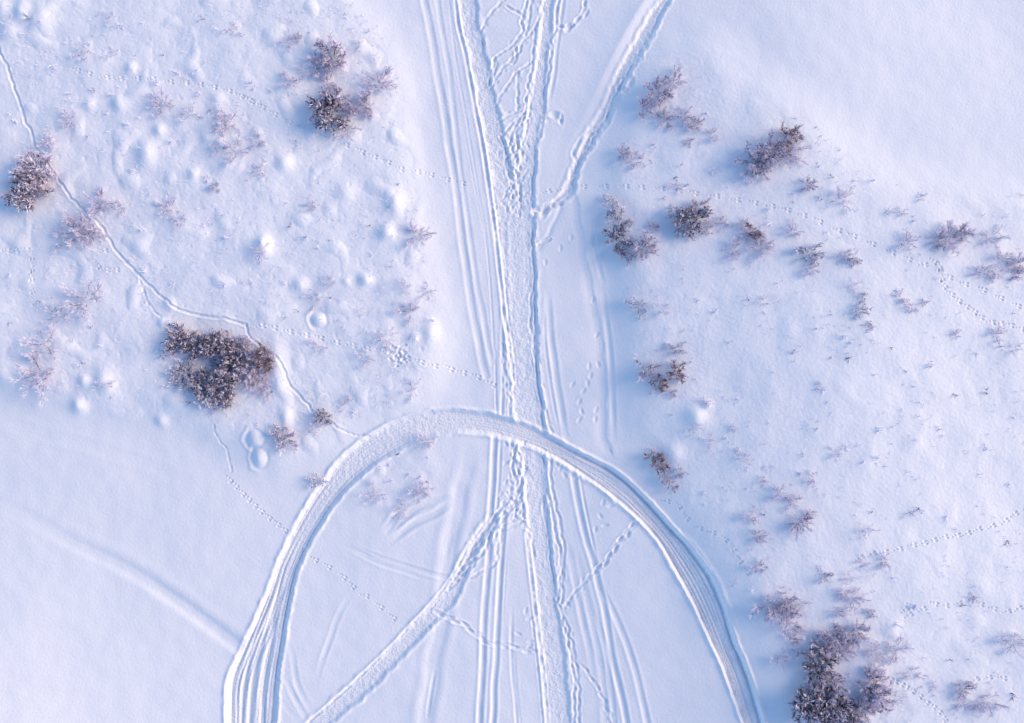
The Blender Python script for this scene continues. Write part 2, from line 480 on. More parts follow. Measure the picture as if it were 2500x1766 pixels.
T_UP = new_id('side_trail')
dl = extend(ML('S', 1612, 0, 1583, 40, 1540, 118, 1508, 178, 1470, 259, 1434, 326, 1405, 385, 1388, 440, 1374, 468, 1332, 500, 1305, 508), 6)
dr = extend(ML('S', 1636, 0, 1605, 56, 1566, 128, 1530, 196, 1494, 268, 1456, 336, 1420, 396, 1402, 446, 1388, 480, 1338, 516, 1308, 524), 6)
def updiag(u, d, w, s, st):
    return .02 * perlin(st.X / .3, st.Y / .3, 81) + .015 * perlin(st.X / .17, st.Y / .17, 82)
trail(dl, dr, .13, updiag, T_UP, shoulder=.05, n=700)
# the wide wind-pressed bank on its upper-left side: a long gentle rise, then a drop into the trail
st = Stroke(smooth_line(extend(ML('S', 1597, 0, 1567, 48, 1527, 118, 1497, 178, 1462, 255, 1428, 320, 1400, 376), 6)), 4.2)
k = sstep(20, 2, st.S) * .9 + .1 * sstep(20, 15, st.S)
d = -st.D
H[st.sl] += np.where(np.abs(d) < 4.1, k * .20 * sstep(-.25, .55, d) * np.exp(-np.clip(d - .5, 0, 9) / 1.1) * sstep(4.1, 2.5, d), 0)
footpath(dr[:9], depth=.05, w=.13, sid=None, pd=.10)

# curved trail
T_ARC = new_id('curved_trail')
ao = extend(ML('S', 552, 1766, 557, 1661, 594, 1576, 642, 1472, 680, 1368, 722, 1283, 779, 1189, 840, 1113, 911, 1057, 996, 1019, 1067, 1006, 1150, 1008,
               1189, 1014, 1255, 1033, 1331, 1066, 1425, 1113, 1500, 1152, 1550, 1195, 1590, 1235, 1637, 1288, 1666, 1318, 1707, 1366, 1744, 1428,
               1770, 1490, 1792, 1566, 1818, 1625, 1840, 1690, 1862, 1766), 5, 5)
ai = extend(ML('S', 672, 1766, 684, 1638, 700, 1520, 724, 1402, 767, 1307, 823, 1222, 880, 1163, 951, 1111, 1022, 1076, 1090, 1058, 1150, 1053,
               1200, 1060, 1236, 1068, 1326, 1099, 1397, 1142, 1472, 1192, 1548, 1257, 1614, 1328, 1652, 1397, 1689, 1464, 1733, 1560, 1770, 1642, 1814, 1766), 5, 5)
trail(ao, ai, .19, arc_profile, T_ARC, shoulder=.085, edge=.26, n=1100, ragged=.07)
# fine lines inside the arc legs
qo, qi = resample(smooth_line(ao), 200), resample(smooth_line(ai), 200)
for f, a, b in ((.08, 0, 70), (.2, 5, 75), (.38, 0, 60), (.62, 0, 66), (.75, 4, 80), (.9, 0, 90), (.12, 118, 200), (.3, 130, 200), (.55, 125, 200), (.85, 110, 200), (.95, 105, 200)):
    pl = (qo * (1 - f) + qi * f)[a:b:6]
    rut([tuple(v) for v in pl], .065, .05, .035, fade=2)
for f, w_, dp in ((.07, .15, .17), (.97, .09, .10)):      # steep cut edges of the right leg
    pl = (qo * (1 - f) + qi * f)[112:200:5]
    rut([tuple(v) for v in pl], w_, dp, .07, fade=3)
# widening of the left leg
for P in (ML('l', 230, 1600, 240, 1460, 260, 1310, 320, 1170, 380, 1020), ML('l', 290, 1622, 300, 1450, 330, 1250, 370, 1060), ML('l', 190, 1622, 200, 1440, 240, 1280, 330, 1100, 400, 900)):
    rut(extend(P, 4), .17, .11, .06, fade=1)
rut(ML('n', 690, 370, 770, 450, 860, 570, 950, 720, 1010, 880, 1060, 1040), .16, .12, .05, fade=1)

# bottom diagonal trail and its braids
T_LOW = new_id('side_trail')
bo = extend(ML('S', 755, 1766, 860, 1674, 955, 1581, 1042, 1488, 1095, 1425, 1143, 1335, 1190, 1260), 5)
bi = extend(ML('S', 800, 1766, 890, 1692, 985, 1598, 1072, 1510, 1122, 1450, 1166, 1352, 1208, 1276), 5)
trail(bo, bi, .10, tramp(.022), T_LOW, shoulder=.06)
rut(extend([(x, y + .1) for x, y in bo[:-1]], 0), .08, .06, .04)
T_FP = new_id('footpath')
for P in (ML('m', 200, 920, 300, 760, 400, 610, 500, 470, 560, 400, 530, 300, 540, 200), ML('m', 200, 930, 330, 800, 400, 700, 470, 560, 540, 470, 575, 360, 560, 230),
          ML('m', 230, 890, 350, 850, 440, 790, 460, 700, 470, 620), ML('m', 470, 630, 530, 600, 600, 570), ML('m', 230, 880, 330, 720, 440, 560, 520, 460),
          ML('m', 260, 850, 350, 720, 430, 620, 560, 480), ML('m', 590, 560, 575, 460, 580, 380, 600, 300), ML('m', 300, 800, 380, 740, 420, 640),
          ML('m', 590, 590, 620, 660, 640, 760)):
    footpath(P, sid=T_FP, w=.095, depth=.055, ridge=.03)
# V of footpaths at the top
for P in (ML('c', 640, -60, 620, 0, 560, 60, 500, 140, 475, 210, 490, 290), ML('c', 780, -40, 745, 130, 735, 230, 640, 330, 560, 380, 540, 460, 530, 540),
          ML('c', 880, 20, 830, 170, 760, 260, 700, 370, 610, 460, 545, 580), ML('c', 800, 410, 720, 480, 640, 580, 570, 690), ML('c', 590, 800, 670, 750, 760, 710),
          ML('c', 750, 760, 660, 830, 610, 900), ML('c', 720, 790, 670, 880, 650, 970), ML('c', 770, 800, 700, 880, 720, 960, 660, 1030),
          ML('c', 560, 380, 570, 440, 530, 560), ML('c', 805, -40, 790, 100, 760, 230), ML('c', 830, 200, 810, 400, 785, 560, 770, 720, 740, 820), ML('c', 640, 50, 740, 105),
          ML('c', 800, 560, 790, 680, 780, 800, 740, 950), ML('c', 715, 480, 715, 720), ML('c', 640, 960, 650, 1060, 700, 1150), ML('c', 600, 900, 640, 1000, 640, 1100, 680, 1240),
          ML('c', 710, 940, 700, 1080, 720, 1250, 720, 1420), ML('c', 700, 320, 700, 380, 680, 410)):
    footpath(P, sid=T_FP, w=.085, depth=.055, ridge=.035)
# paths along the right edge of the main trail
for P in (ML('c', 985, -40, 965, 180, 940, 250, 920, 480, 895, 580, 880, 760, 855, 900), ML('i', 690, 60, 680, 250, 695, 500, 690, 750, 700, 1000, 735, 1280, 800, 1500),
          ML('i', 668, 560, 665, 780, 690, 1000, 700, 1150, 735, 1290, 740, 1480), ML('m', 690, 220, 720, 450, 760, 650, 780, 800, 770, 980, 800, 1080, 850, 1250, 870, 1400, 870, 1640),
          ML('m', 720, 230, 745, 450, 790, 660, 797, 850, 780, 1000), ML('m', 790, 1080, 830, 1260, 850, 1400, 850, 1640), ML('m', 690, 480, 730, 760, 760, 980), ML('i', 480, 930, 500, 1150, 530, 1380),
          ML('i', 510, 950, 530, 1150, 550, 1380), ML('m', 520, 160, 560, 330), ML('c', 830, 1000, 810, 1250, 815, 1500, 820, 1622)):
    footpath(P, sid=T_FP, w=.09, depth=.055, ridge=.04, pd=.06)
T_F2 = new_id('footpath')
footpath(ML('m', 1175, 580, 1090, 680, 1010, 790, 960, 840), sid=T_F2, w=.13, depth=.02, ridge=.02, step=.55, size=(.45, .2), pd=.13)
footpath(ML('m', 960, 840, 880, 920, 800, 1030), sid=T_F2, w=.10, depth=.045, ridge=.02, pd=.07)
T_F3 = new_id('footpath')
footpath(ML('m', 130, 1050, 250, 1100, 330, 1150, 400, 1205, 480, 1222, 570, 1240, 650, 1245), sid=T_F3, w=.11, depth=.03, ridge=.03, step=.5, size=(.42, .18), pd=.08)
T_F4 = new_id('footpath')
footpath(ML('m', 850, 1310, 890, 1335, 940, 1390, 990, 1480, 1040, 1590, 1050, 1650), sid=T_F4, w=.09, depth=.03, ridge=.02, step=.5, pd=.08)
footpath(ML('c', 1175, -20, 1140, 100, 1040, 180, 965, 185), w=.1, depth=.03, step=.6, size=(.42, .2), pd=.13)
footpath(ML('c', 885, 790, 1000, 790, 1000, 810), w=.09, depth=.05, pd=.09); stamp(*M('c', 955, 760), 0, .5, .4, .12); stamp(*M('c', 1000, 790), 1.57, .6, .2, .1)
footpath(ML('c', 1195, 880, 1125, 920, 1085, 1040, 1115, 1085), w=.11, depth=.05, step=.6, size=(.5, .22), pd=.11)
footpath(ML('c', 1400, 520, 1310, 760, 1200, 900, 1110, 1060, 1060, 1200, 1030, 1270, 900, 1370, 840, 1390), w=.1, depth=.05, ridge=.04, step=.5, size=(.4, .18), pd=.1)
for x, y, L in ((890, 1400, .8), (1455, 555, .7), (1310, 780, .7), (1045, 185, .5), (1385, 575, .4), (1420, 600, .35)):
    stamp(*M('c', x, y), 1.2, L, .35, .13)
footpath(ML('i', 690, 270, 740, 245, 790, 230), w=.09, depth=.05, pd=.09); footpath(ML('i', 700, 40, 760, 40, 860, 0), w=.1, depth=.05, pd=.09)
for x, y in ((1050, 1065), (1110, 1055), (1060, 1130), (1040, 1180), (940, 1185), (985, 1300), (1000, 1365), (1095, 1355), (985, 1420), (1090, 1415), (1010, 1230), (1100, 860), (1075, 630), (930, 215), (860, 290), (760, 380)):
    stamp(*M('i', x, y), rng.uniform(.8, 2.0), .4, .2, .06)
for x, y in ((1000, 480), (1040, 500), (985, 550), (1010, 600), (960, 620), (780, 300), (800, 340), (760, 280), (870, 350), (905, 355), (820, 1010), (600, 1040), (620, 1080), (560, 1160), (640, 1110), (625, 1200), (620, 1225)):
    stamp(*M('m', x, y), rng.uniform(0, 3), .4, .2, .06)
for i in range(70):   # churned patch where the fan leaves the main trail
    stamp(*M('m', rng.gauss(545, 28), rng.uniform(170, 560)), rng.uniform(1, 2.2), .34, .16, .06)
for i in range(120):
    stamp(*M('c', rng.gauss(690, 45), rng.uniform(900, 1400)), rng.uniform(1, 2.2), .34, .16, .055)

# ------------------------------------------------------------------ animal tracks
A_T = new_id('animal_track')
path = ML('a', -60, 240, 0, 345, 50, 440, 90, 570, 130, 700, 160, 800, 200, 860, 220, 940, 270, 1020, 340, 1120, 420, 1230, 490, 1330, 560, 1390, 640, 1460, 690, 1530, 735, 1600) \
     + ML('f', 720, 90, 780, 190, 860, 270, 920, 340, 1000, 420, 1070, 480, 1180, 550, 1290, 590, 1400, 610, 1500, 615, 1620, 655)
footpath(extend(path, 3), prints=True, w=.085, depth=.065, ridge=.035, sid=A_T, step=.3, off=.03, size=(.2, .14), pd=.03)
footpath(ML('f', 1620, 655, 1640, 730, 1700, 790, 1745, 822) + ML('h', 110, 812, 160, 842, 210, 875, 250, 960, 300, 1060, 370, 1140, 435, 1225),
         w=.08, depth=.065, ridge=.03, sid=A_T, step=.3, off=.02, size=(.18, .12), pd=.02)
footpath(ML('h', 540, 1280, 600, 1330, 700, 1380, 810, 1396), w=.08, depth=.04, ridge=.02, sid=A_T, step=.3, off=.02, size=(.18, .12), pd=.04)
footpath(ML('f', 910, 330, 950, 450, 990, 540, 1050, 605), w=.08, depth=.02, ridge=.02, step=.6, off=.03, size=(.3, .14), pd=.05)
h1 = new_id('animal_track')
hare(ML('a', 520, 470, 640, 500, 760, 515, 860, 520, 990, 520, 1120, 540, 1250, 545, 1370, 570, 1480, 590, 1600, 640, 1680, 680) +
     ML('b', 0, 650, 150, 730, 270, 800, 380, 840, 480, 880, 620, 940, 760, 1000, 860, 1040, 980, 1090, 1060, 1130, 1170, 1140, 1290, 1175, 1400, 1205, 1520, 1225), sid=h1)
h2 = new_id('animal_track')
hare(ML('c', 890, 1265, 1000, 1250, 1130, 1235, 1230, 1235, 1320, 1230, 1410, 1230, 1510, 1235, 1610, 1240) +
     ML('d', 480, 980, 600, 995, 720, 1015, 840, 1030, 960, 1050, 1090, 1075, 1220, 1100, 1340, 1135, 1480, 1190, 1590, 1240) +
     ML('e', 650, 755, 780, 810, 930, 875, 1070, 930, 1180, 950, 1220, 990, 1300, 1040, 1410, 1080, 1490, 1105, 1630, 1170, 1757, 1230, 1850, 1280), gap=1.08, sid=h2)
h3 = new_id('animal_track')
hare(ML('e', 1120, 890, 1190, 950, 1230, 1080, 1330, 1180, 1430, 1250, 1520, 1310, 1640, 1330, 1757, 1370, 1850, 1400), gap=.6, sid=h3)
h4 = new_id('animal_track')
hare(ML('h', 20, 655, 150, 670, 260, 695, 350, 715, 470, 740, 590, 770, 710, 795, 810, 815, 900, 830, 960, 850, 1140, 900, 1250, 930, 1360, 955, 1475, 985, 1575, 1020, 1640, 1060), sid=h4, size=1.1)
h5 = new_id('animal_track')
footpath(ML('o', 1105, 80, 1125, 150, 1170, 210, 1195, 320), w=.07, depth=.03, ridge=.02, step=.5, off=.02, size=(.25, .12), pd=.04)
hare(ML('o', 1170, 350, 1240, 420, 1300, 480, 1370, 545) + ML('l', 370, 590, 430, 640), gap=.6, sid=h5)
hare(ML('l', 540, 755, 590, 790, 650, 820, 710, 860, 780, 930, 860, 980, 930, 1040, 1000, 1100), gap=.95, sid=h5)
h6 = new_id('animal_track')
hare(ML('k', 620, 550, 700, 520, 790, 495, 870, 490, 940, 470, 1010, 450, 1080, 435, 1150, 415, 1230, 390, 1320, 380, 1400, 360, 1460, 335, 1550, 315, 1620, 295, 1680, 250, 1757, 215, 1850, 190), gap=.75, sid=h6)
h7 = new_id('animal_track')
hare(ML('k', 950, 930, 1040, 880, 1110, 855, 1160, 835, 1240, 845, 1310, 830, 1400, 810, 1520, 855, 1640, 880, 1757, 850, 1850, 850), gap=.75, sid=h7)
hare(ML('k', 1400, 1340, 1480, 1320, 1590, 1320, 1660, 1335), gap=.8); hare(ML('k', 1060, 1430, 1120, 1490, 1180, 1530, 1230, 1590, 1260, 1660), gap=.5)
hare(ML('f', -40, 170, 20, 170, 150, 170, 200, 170, 210, 250, 210, 360, 215, 460, 230, 570), gap=.7); hare(ML('f', 660, 170, 740, 165), gap=.6); hare(ML('f', 680, 230, 660, 290, 800, 295, 840, 290), gap=.6)
hare(ML('n', 540, 140, 680, 180, 730, 240, 790, 310, 880, 355, 970, 385, 1040, 450, 1100, 550, 1180, 680), gap=.8, size=.9)
hare(ML('k', 870, 1330, 960, 1370, 1050, 1430), gap=.4); hare(ML('k', 960, 880, 1000, 850, 1050, 870), gap=.4)
for i in range(30): stamp(*M('h', rng.gauss(1010, 35), rng.gauss(860, 40)), rng.uniform(0, 3), .26, .16, .09)

# gentle grain everywhere
H += .0045 * noise(.16, 90)

# mounds keep their own faces
for sid, e in MOUNDS:
    ec = e[:-1, :-1]
    ID[(ec < 1.05) & (ID == 0)] = sid

def ground_z(x, y):
    i = min(max(int(round((x + HX) / ST)), 0), NX - 1); j = min(max(int(round((y + HY) / ST)), 0), NY - 1)
    return float(H[j, i])

# ------------------------------------------------------------------ materials
def nodes_of(name):
    m = bpy.data.materials.new(name)
    m.use_nodes = True
    nt = m.node_tree
    return m, nt, nt.nodes['Principled BSDF']

def snow_mat(name, col, grain, scale):
    m, nt, b = nodes_of(name)
    N, Lk = nt.nodes, nt.links
    tc = N.new('ShaderNodeTexCoord')
    n1 = N.new('ShaderNodeTexNoise'); n1.inputs['Scale'].default_value = scale; n1.inputs['Detail'].default_value = 4
    Lk.new(tc.outputs['Object'], n1.inputs['Vector'])
    bp = N.new('ShaderNodeBump'); bp.inputs['Strength'].default_value = 1.0; bp.inputs['Distance'].default_value = grain
    Lk.new(n1.outputs['Fac'], bp.inputs['Height']); Lk.new(bp.outputs['Normal'], b.inputs['Normal'])
    n2 = N.new('ShaderNodeTexNoise'); n2.inputs['Scale'].default_value = .9; n2.inputs['Detail'].default_value = 3
    Lk.new(tc.outputs['Object'], n2.inputs['Vector'])
    mx = N.new('ShaderNodeMix'); mx.data_type = 'RGBA'
    mx.inputs['A'].default_value = (*col, 1)
    mx.inputs['B'].default_value = (col[0] * .975, col[1] * .98, col[2] * .99, 1)
    Lk.new(n2.outputs['Fac'], mx.inputs['Factor']); Lk.new(mx.outputs['Result'], b.inputs['Base Color'])
    b.inputs['Roughness'].default_value = .7
    b.inputs['Specular IOR Level'].default_value = .15
    return m

MAT_SNOW = snow_mat('fresh_snow', (.86, .88, .925), .013, 9)
MAT_PACK = snow_mat('packed_snow', (.87, .89, .93), .05, 8)

def twig_mat(name, bark, frost, amount):
    """bark that turns to hoarfrost towards the twig tips (attribute 'frost', 0 bare to 1 furred)"""
    m, nt, b = nodes_of(name)
    N, Lk = nt.nodes, nt.links
    tc = N.new('ShaderNodeTexCoord')
    oi = N.new('ShaderNodeObjectInfo')
    ad = N.new('ShaderNodeVectorMath'); ad.operation = 'ADD'
    Lk.new(tc.outputs['Object'], ad.inputs[0]); Lk.new(oi.outputs['Location'], ad.inputs[1])
    n1 = N.new('ShaderNodeTexNoise'); n1.inputs['Scale'].default_value = 5; n1.inputs['Detail'].default_value = 3
    Lk.new(ad.outputs[0], n1.inputs['Vector'])
    at = N.new('ShaderNodeAttribute'); at.attribute_name = 'frost'
    sm = N.new('ShaderNodeMath'); sm.operation = 'MULTIPLY_ADD'
    Lk.new(n1.outputs['Fac'], sm.inputs[0]); sm.inputs[1].default_value = .7
    Lk.new(at.outputs['Fac'], sm.inputs[2])
    mr = N.new('ShaderNodeMapRange')
    mr.inputs['From Min'].default_value = 1.0 - amount; mr.inputs['From Max'].default_value = 1.35 - amount
    Lk.new(sm.outputs[0], mr.inputs['Value'])
    mx = N.new('ShaderNodeMix'); mx.data_type = 'RGBA'
    mx.inputs['A'].default_value = (*bark, 1); mx.inputs['B'].default_value = (*frost, 1)
    Lk.new(mr.outputs['Result'], mx.inputs['Factor']); Lk.new(mx.outputs['Result'], b.inputs['Base Color'])
    b.inputs['Roughness'].default_value = .8
    b.inputs['Specular IOR Level'].default_value = .1
    return m

BARK = twig_mat('dark_bark', (.020, .010, .032), (.15, .09, .17), .15)
BARK_R = twig_mat('reddish_bark', (.060, .014, .026), (.26, .12, .16), .2)
BARK_M = twig_mat('mauve_bark', (.085, .045, .095), (.42, .33, .45), .4)
BARK_P = twig_mat('frosted_bark', (.22, .15, .23), (.64, .57, .69), .5)
TW = {'k': twig_mat('hoarfrost_on_dark_twigs', (.026, .012, .040), (.86, .79, .92), .27),
      'd': twig_mat('hoarfrost_on_purple_twigs', (.062, .030, .075), (.86, .79, .92), .60),
      'm': twig_mat('hoarfrost_on_mauve_twigs', (.16, .095, .175), (.86, .80, .92), .80),
      'p': twig_mat('thick_pale_hoarfrost', (.36, .27, .38), (.86, .82, .92), .86),
      'r': twig_mat('hoarfrost_on_red_twigs', (.10, .022, .040), (.82, .70, .80), .34),
      'w': twig_mat('white_hoarfrost', (.06, .045, .10), (.87, .85, .95), .50)}

# ------------------------------------------------------------------ build the ground meshes
ext = ST * 2.0 ** np.arange(1, 17)
ex = np.cumsum(ext)
fx = np.concatenate([-HX - ex[::-1], gx, HX + ex]); fy = np.concatenate([-HY - ex[::-1], gy, HY + ex])
E = len(ex)
Z = np.pad(H, E, mode='edge')
far = np.maximum(np.maximum(np.abs(fx)[None, :] - HX, 0), np.maximum(np.abs(fy)[:, None] - HY, 0))
wf = 1 - np.exp(-far / .8)
Z = Z * (1 - wf) + np.pad(blur(H, 2.0), E, mode='edge') * wf      # tracks drift in beyond the detailed ground
Z = Z * np.exp(-far / 30.0) + .3 * (1 - np.exp(-far / 30.0))
IDF = np.pad(ID, E)
VX, VY = np.meshgrid(fx, fy)
dzx = np.gradient(Z, axis=1) / np.gradient(fx)[None, :]
dzy = np.gradient(Z, axis=0) / np.gradient(fy)[:, None]
NRM = np.stack([-dzx, -dzy, np.ones_like(Z)], -1)
NRM /= np.linalg.norm(NRM, axis=-1)[..., None]
NRM = NRM.reshape(-1, 3)
V = np.stack([VX, VY, Z], -1).reshape(-1, 3)
W = Z.shape[1]
jj, ii = np.meshgrid(np.arange(Z.shape[0] - 1), np.arange(W - 1), indexing='ij')
Q = np.stack([jj * W + ii, jj * W + ii + 1, (jj + 1) * W + ii + 1, (jj + 1) * W + ii], -1).reshape(-1, 4)
IDQ = IDF.reshape(-1)

PACKED = ('main_trail', 'curved_trail', 'side_trail')
for sid, (name, label) in STRUCT.items():
    q = Q[IDQ == sid]
    if not len(q): continue
    u, inv = np.unique(q, return_inverse=True)
    v = V[u].copy()
    org = np.zeros(3)
    if label:
        org = np.array([v[:, 0].mean(), v[:, 1].mean(), v[:, 2].min()])
        v = v - org
    me = bpy.data.meshes.new(name)
    me.vertices.add(len(u)); me.vertices.foreach_set('co', v.astype(np.float32).ravel())
    me.loops.add(len(q) * 4); me.loops.foreach_set('vertex_index', inv.astype(np.int32).ravel())
    me.polygons.add(len(q))
    me.polygons.foreach_set('loop_start', np.arange(0, len(q) * 4, 4, dtype=np.int32))
    me.polygons.foreach_set('use_smooth', np.ones(len(q), bool))
    me.update(calc_edges=True)
    me.normals_split_custom_set_from_vertices(NRM[u].astype(np.float32))
    me.materials.append(MAT_PACK if name in PACKED else MAT_SNOW)
    o = bpy.data.objects.new(name, me); COL.objects.link(o)
    o.location = org
    if label:
        o['label'] = label; o['category'] = 'snow mound'; o['group'] = 'rounded snow mounds'
    else:
        o['kind'] = 'structure'

# ------------------------------------------------------------------ shrubs
def tube(vs, fs, pts, radii, sides=3, fr=(0.0, 0.0)):
    """tapered tube; a vertex is (x, y, z, frost)"""
    base = len(vs)
    n = len(pts)
    for i, p in enumerate(pts):
        d = (pts[min(i + 1, n - 1)] - pts[max(i - 1, 0)])
        if d.length < 1e-6: d = Vector((0, 0, 1))
        d.normalize()
        a = d.orthogonal().normalized(); b = d.cross(a)
        f = fr[0] + (fr[1] - fr[0]) * i / (n - 1)
        for k in range(sides):
            t = 2 * math.pi * k / sides + i * .5
            q = p + (a * math.cos(t) + b * math.sin(t)) * radii[i]
            vs.append((q.x, q.y, q.z, f))
    for i in range(n - 1):
        for k in range(sides):
            k2 = (k + 1) % sides
            fs.append((base + i * sides + k, base + i * sides + k2, base + (i + 1) * sides + k2, base + (i + 1) * sides + k))
    fs.append(tuple(base + (n - 1) * sides + k for k in range(sides)))

def mesh(name, vs, fs, mat):
    me = bpy.data.meshes.new(name)
    me.from_pydata([v[:3] for v in vs], [], fs)
    at = me.attributes.new('frost', 'FLOAT', 'POINT')
    at.data.foreach_set('value', [v[3] for v in vs])
    me.materials.append(mat)
    return me

def rdir(r, d, spread):
    v = Vector((r.gauss(0, 1), r.gauss(0, 1), r.gauss(0, 1)))
    return (d + v * spread).normalized()

def make_stem(seed, thick=1.0, ntw=9, plume=.15):
    """one main stem one metre long with side branches (bark) and its frosted twigs"""
    r = random.Random(seed)
    sv, sf, tv, tf = [], [], [], []
    p = Vector((0, 0, 0)); d = rdir(r, Vector((0, 0, 1)), .08)
    pts = [p.copy()]
    for i in range(5):
        d = rdir(r, d, .12); d.z += .05; d.normalize()
        p = p + d * .2
        pts.append(p.copy())
    tube(sv, sf, pts, [.019 * thick, .017 * thick, .015 * thick, .012 * thick, .009 * thick, .006 * thick], 4, (0, .3))
    def at(t):
        i = min(int(t * 5), 4); f = t * 5 - i
        return pts[i].lerp(pts[i + 1], f), (pts[i + 1] - pts[i]).normalized()
    nb = r.randint(8, 10)
    for k in range(nb):
        t = .22 + .78 * (k + r.random() * .6) / nb
        o, dd = at(min(t, .99))
        bd = rdir(r, dd * .8, .5)
        if bd.z < .05: bd.z = abs(bd.z) + .1; bd.normalize()
        L = r.uniform(.24, .44) * (1.15 - .4 * t)
        mid = o + bd * L * .5
        bd2 = rdir(r, bd, .22)
        end = mid + bd2 * L * .5
        tube(sv, sf, [o, mid, end], [.009 * thick, .007 * thick, .004 * thick], 3, (0, .4))
        fk = r.uniform(-.25, .2)
        for j in range(ntw):
            f = r.uniform(.15, 1.0)
            q = o.lerp(mid, f * 2) if f < .5 else mid.lerp(end, f * 2 - 1)
            td = rdir(r, bd2, .42)
            l = r.uniform(.10, .27)
            m2 = q + td * l * .5
            e2 = m2 + rdir(r, td, .25) * l * .5
            rad = r.choice((.006, .007, .009, .012)) * thick
            g = fk + r.uniform(-.35, .1)
            if r.random() < plume:            # shoot furred with thick hoarfrost
                rad = r.uniform(.018, .028) * thick; g = r.uniform(.35, .6)
            tube(tv, tf, [q, m2, e2], [rad * .7, rad, rad * .35], 3, (g + .15, g + .75))
    for j in range(8):       # leading shoots
        o, dd = at(r.uniform(.7, .99))
        td = rdir(r, dd, .35); l = r.uniform(.15, .32)
        rad = r.uniform(.007, .014) * thick
        g = r.uniform(-.1, .3)
        tube(tv, tf, [o, o + td * l * .55, o + rdir(r, td, .2) * l], [rad * .7, rad, rad * .3], 3, (g, g + .7))
    return sv, sf, tv, tf

NV = 7
LIB = {}
for tone in 'kdmprw':
    for v in range(NV):
        sv, sf, tv, tf = make_stem(1000 + v, thick={'k': 1.15, 'd': 1.0, 'm': .85, 'p': .7, 'r': 1.1, 'w': 1.2}[tone],
                                   ntw={'k': 13, 'd': 14, 'm': 15, 'p': 12, 'r': 14, 'w': 11}[tone],
                                   plume={'k': .2, 'd': .2, 'm': .12, 'p': .1, 'r': .12, 'w': .4}[tone])
        bark = {'r': BARK_R, 'p': BARK_P, 'm': BARK_M}.get(tone, BARK)
        LIB[tone, v] = (mesh('stem', sv, sf, bark), mesh('frosted_twigs', tv, tf, TW[tone]))

OUTER = {'k': 'd', 'd': 'm', 'm': 'p', 'r': 'm'}
def shrub(t, x, y, r, tone, label, hk=1.0, nk=1.0, group='frosted shrubs on the snow'):
    cx, cy = M(t, x, y); R = RM(t, r) * 1.1
    # things stand upright, so pull the base towards the camera axis by the parallax of the crown
    zc = R * .7 * hk
    f = 1 - zc / CAM_H
    cx *= f; cy *= f
    z = ground_z(cx, cy)
    root = bpy.data.objects.new('frosted_shrub', None)
    root.empty_display_size = .2
    root.location = (cx, cy, z - .03)
    COL.objects.link(root)
    root['label'] = label; root['category'] = 'shrub'; root['group'] = group
    dens = {'k': 20, 'd': 18, 'm': 15, 'p': 12, 'r': 18, 'w': 13}[tone]
    n = max(9, int((5 + dens * R) * nk))
    ph = rng.random() * 6.28
    for i in range(n):
        rho = math.sqrt((i + .5) / n)
        a = ph + i * 2.39996 + rng.gauss(0, .45)
        tilt = rho * math.radians(66) * rng.uniform(.8, 1.1)
        L = R * rng.uniform(.6, 1.08) * (hk * .9 if rho < .7 else 1.0)
        q = Matrix.Rotation(a, 4, 'Z') @ Matrix.Rotation(tilt, 4, 'Y') @ Matrix.Rotation(rng.random() * 6.28, 4, 'Z')
        tn = OUTER.get(tone, tone) if rho > .78 and rng.random() < (.4 if tone == 'k' else .75) else tone      # rim shoots carry more frost
        sm, tm = LIB[tn, rng.randrange(NV)]
        s = bpy.data.objects.new('stem', sm)
        b = R * .45 * rho * rng.uniform(.5, 1.1)
        lx, ly = math.cos(a) * b, math.sin(a) * b
        s.matrix_local = Matrix.Translation((lx, ly, 0)) @ q @ Matrix.Diagonal((max(L, .3), max(L, .3), L, 1))
        s.parent = root
        COL.objects.link(s)
        w = bpy.data.objects.new('frosted_twigs', tm)
        w.parent = s
        w['kind'] = 'stuff'
        COL.objects.link(w)
    return root

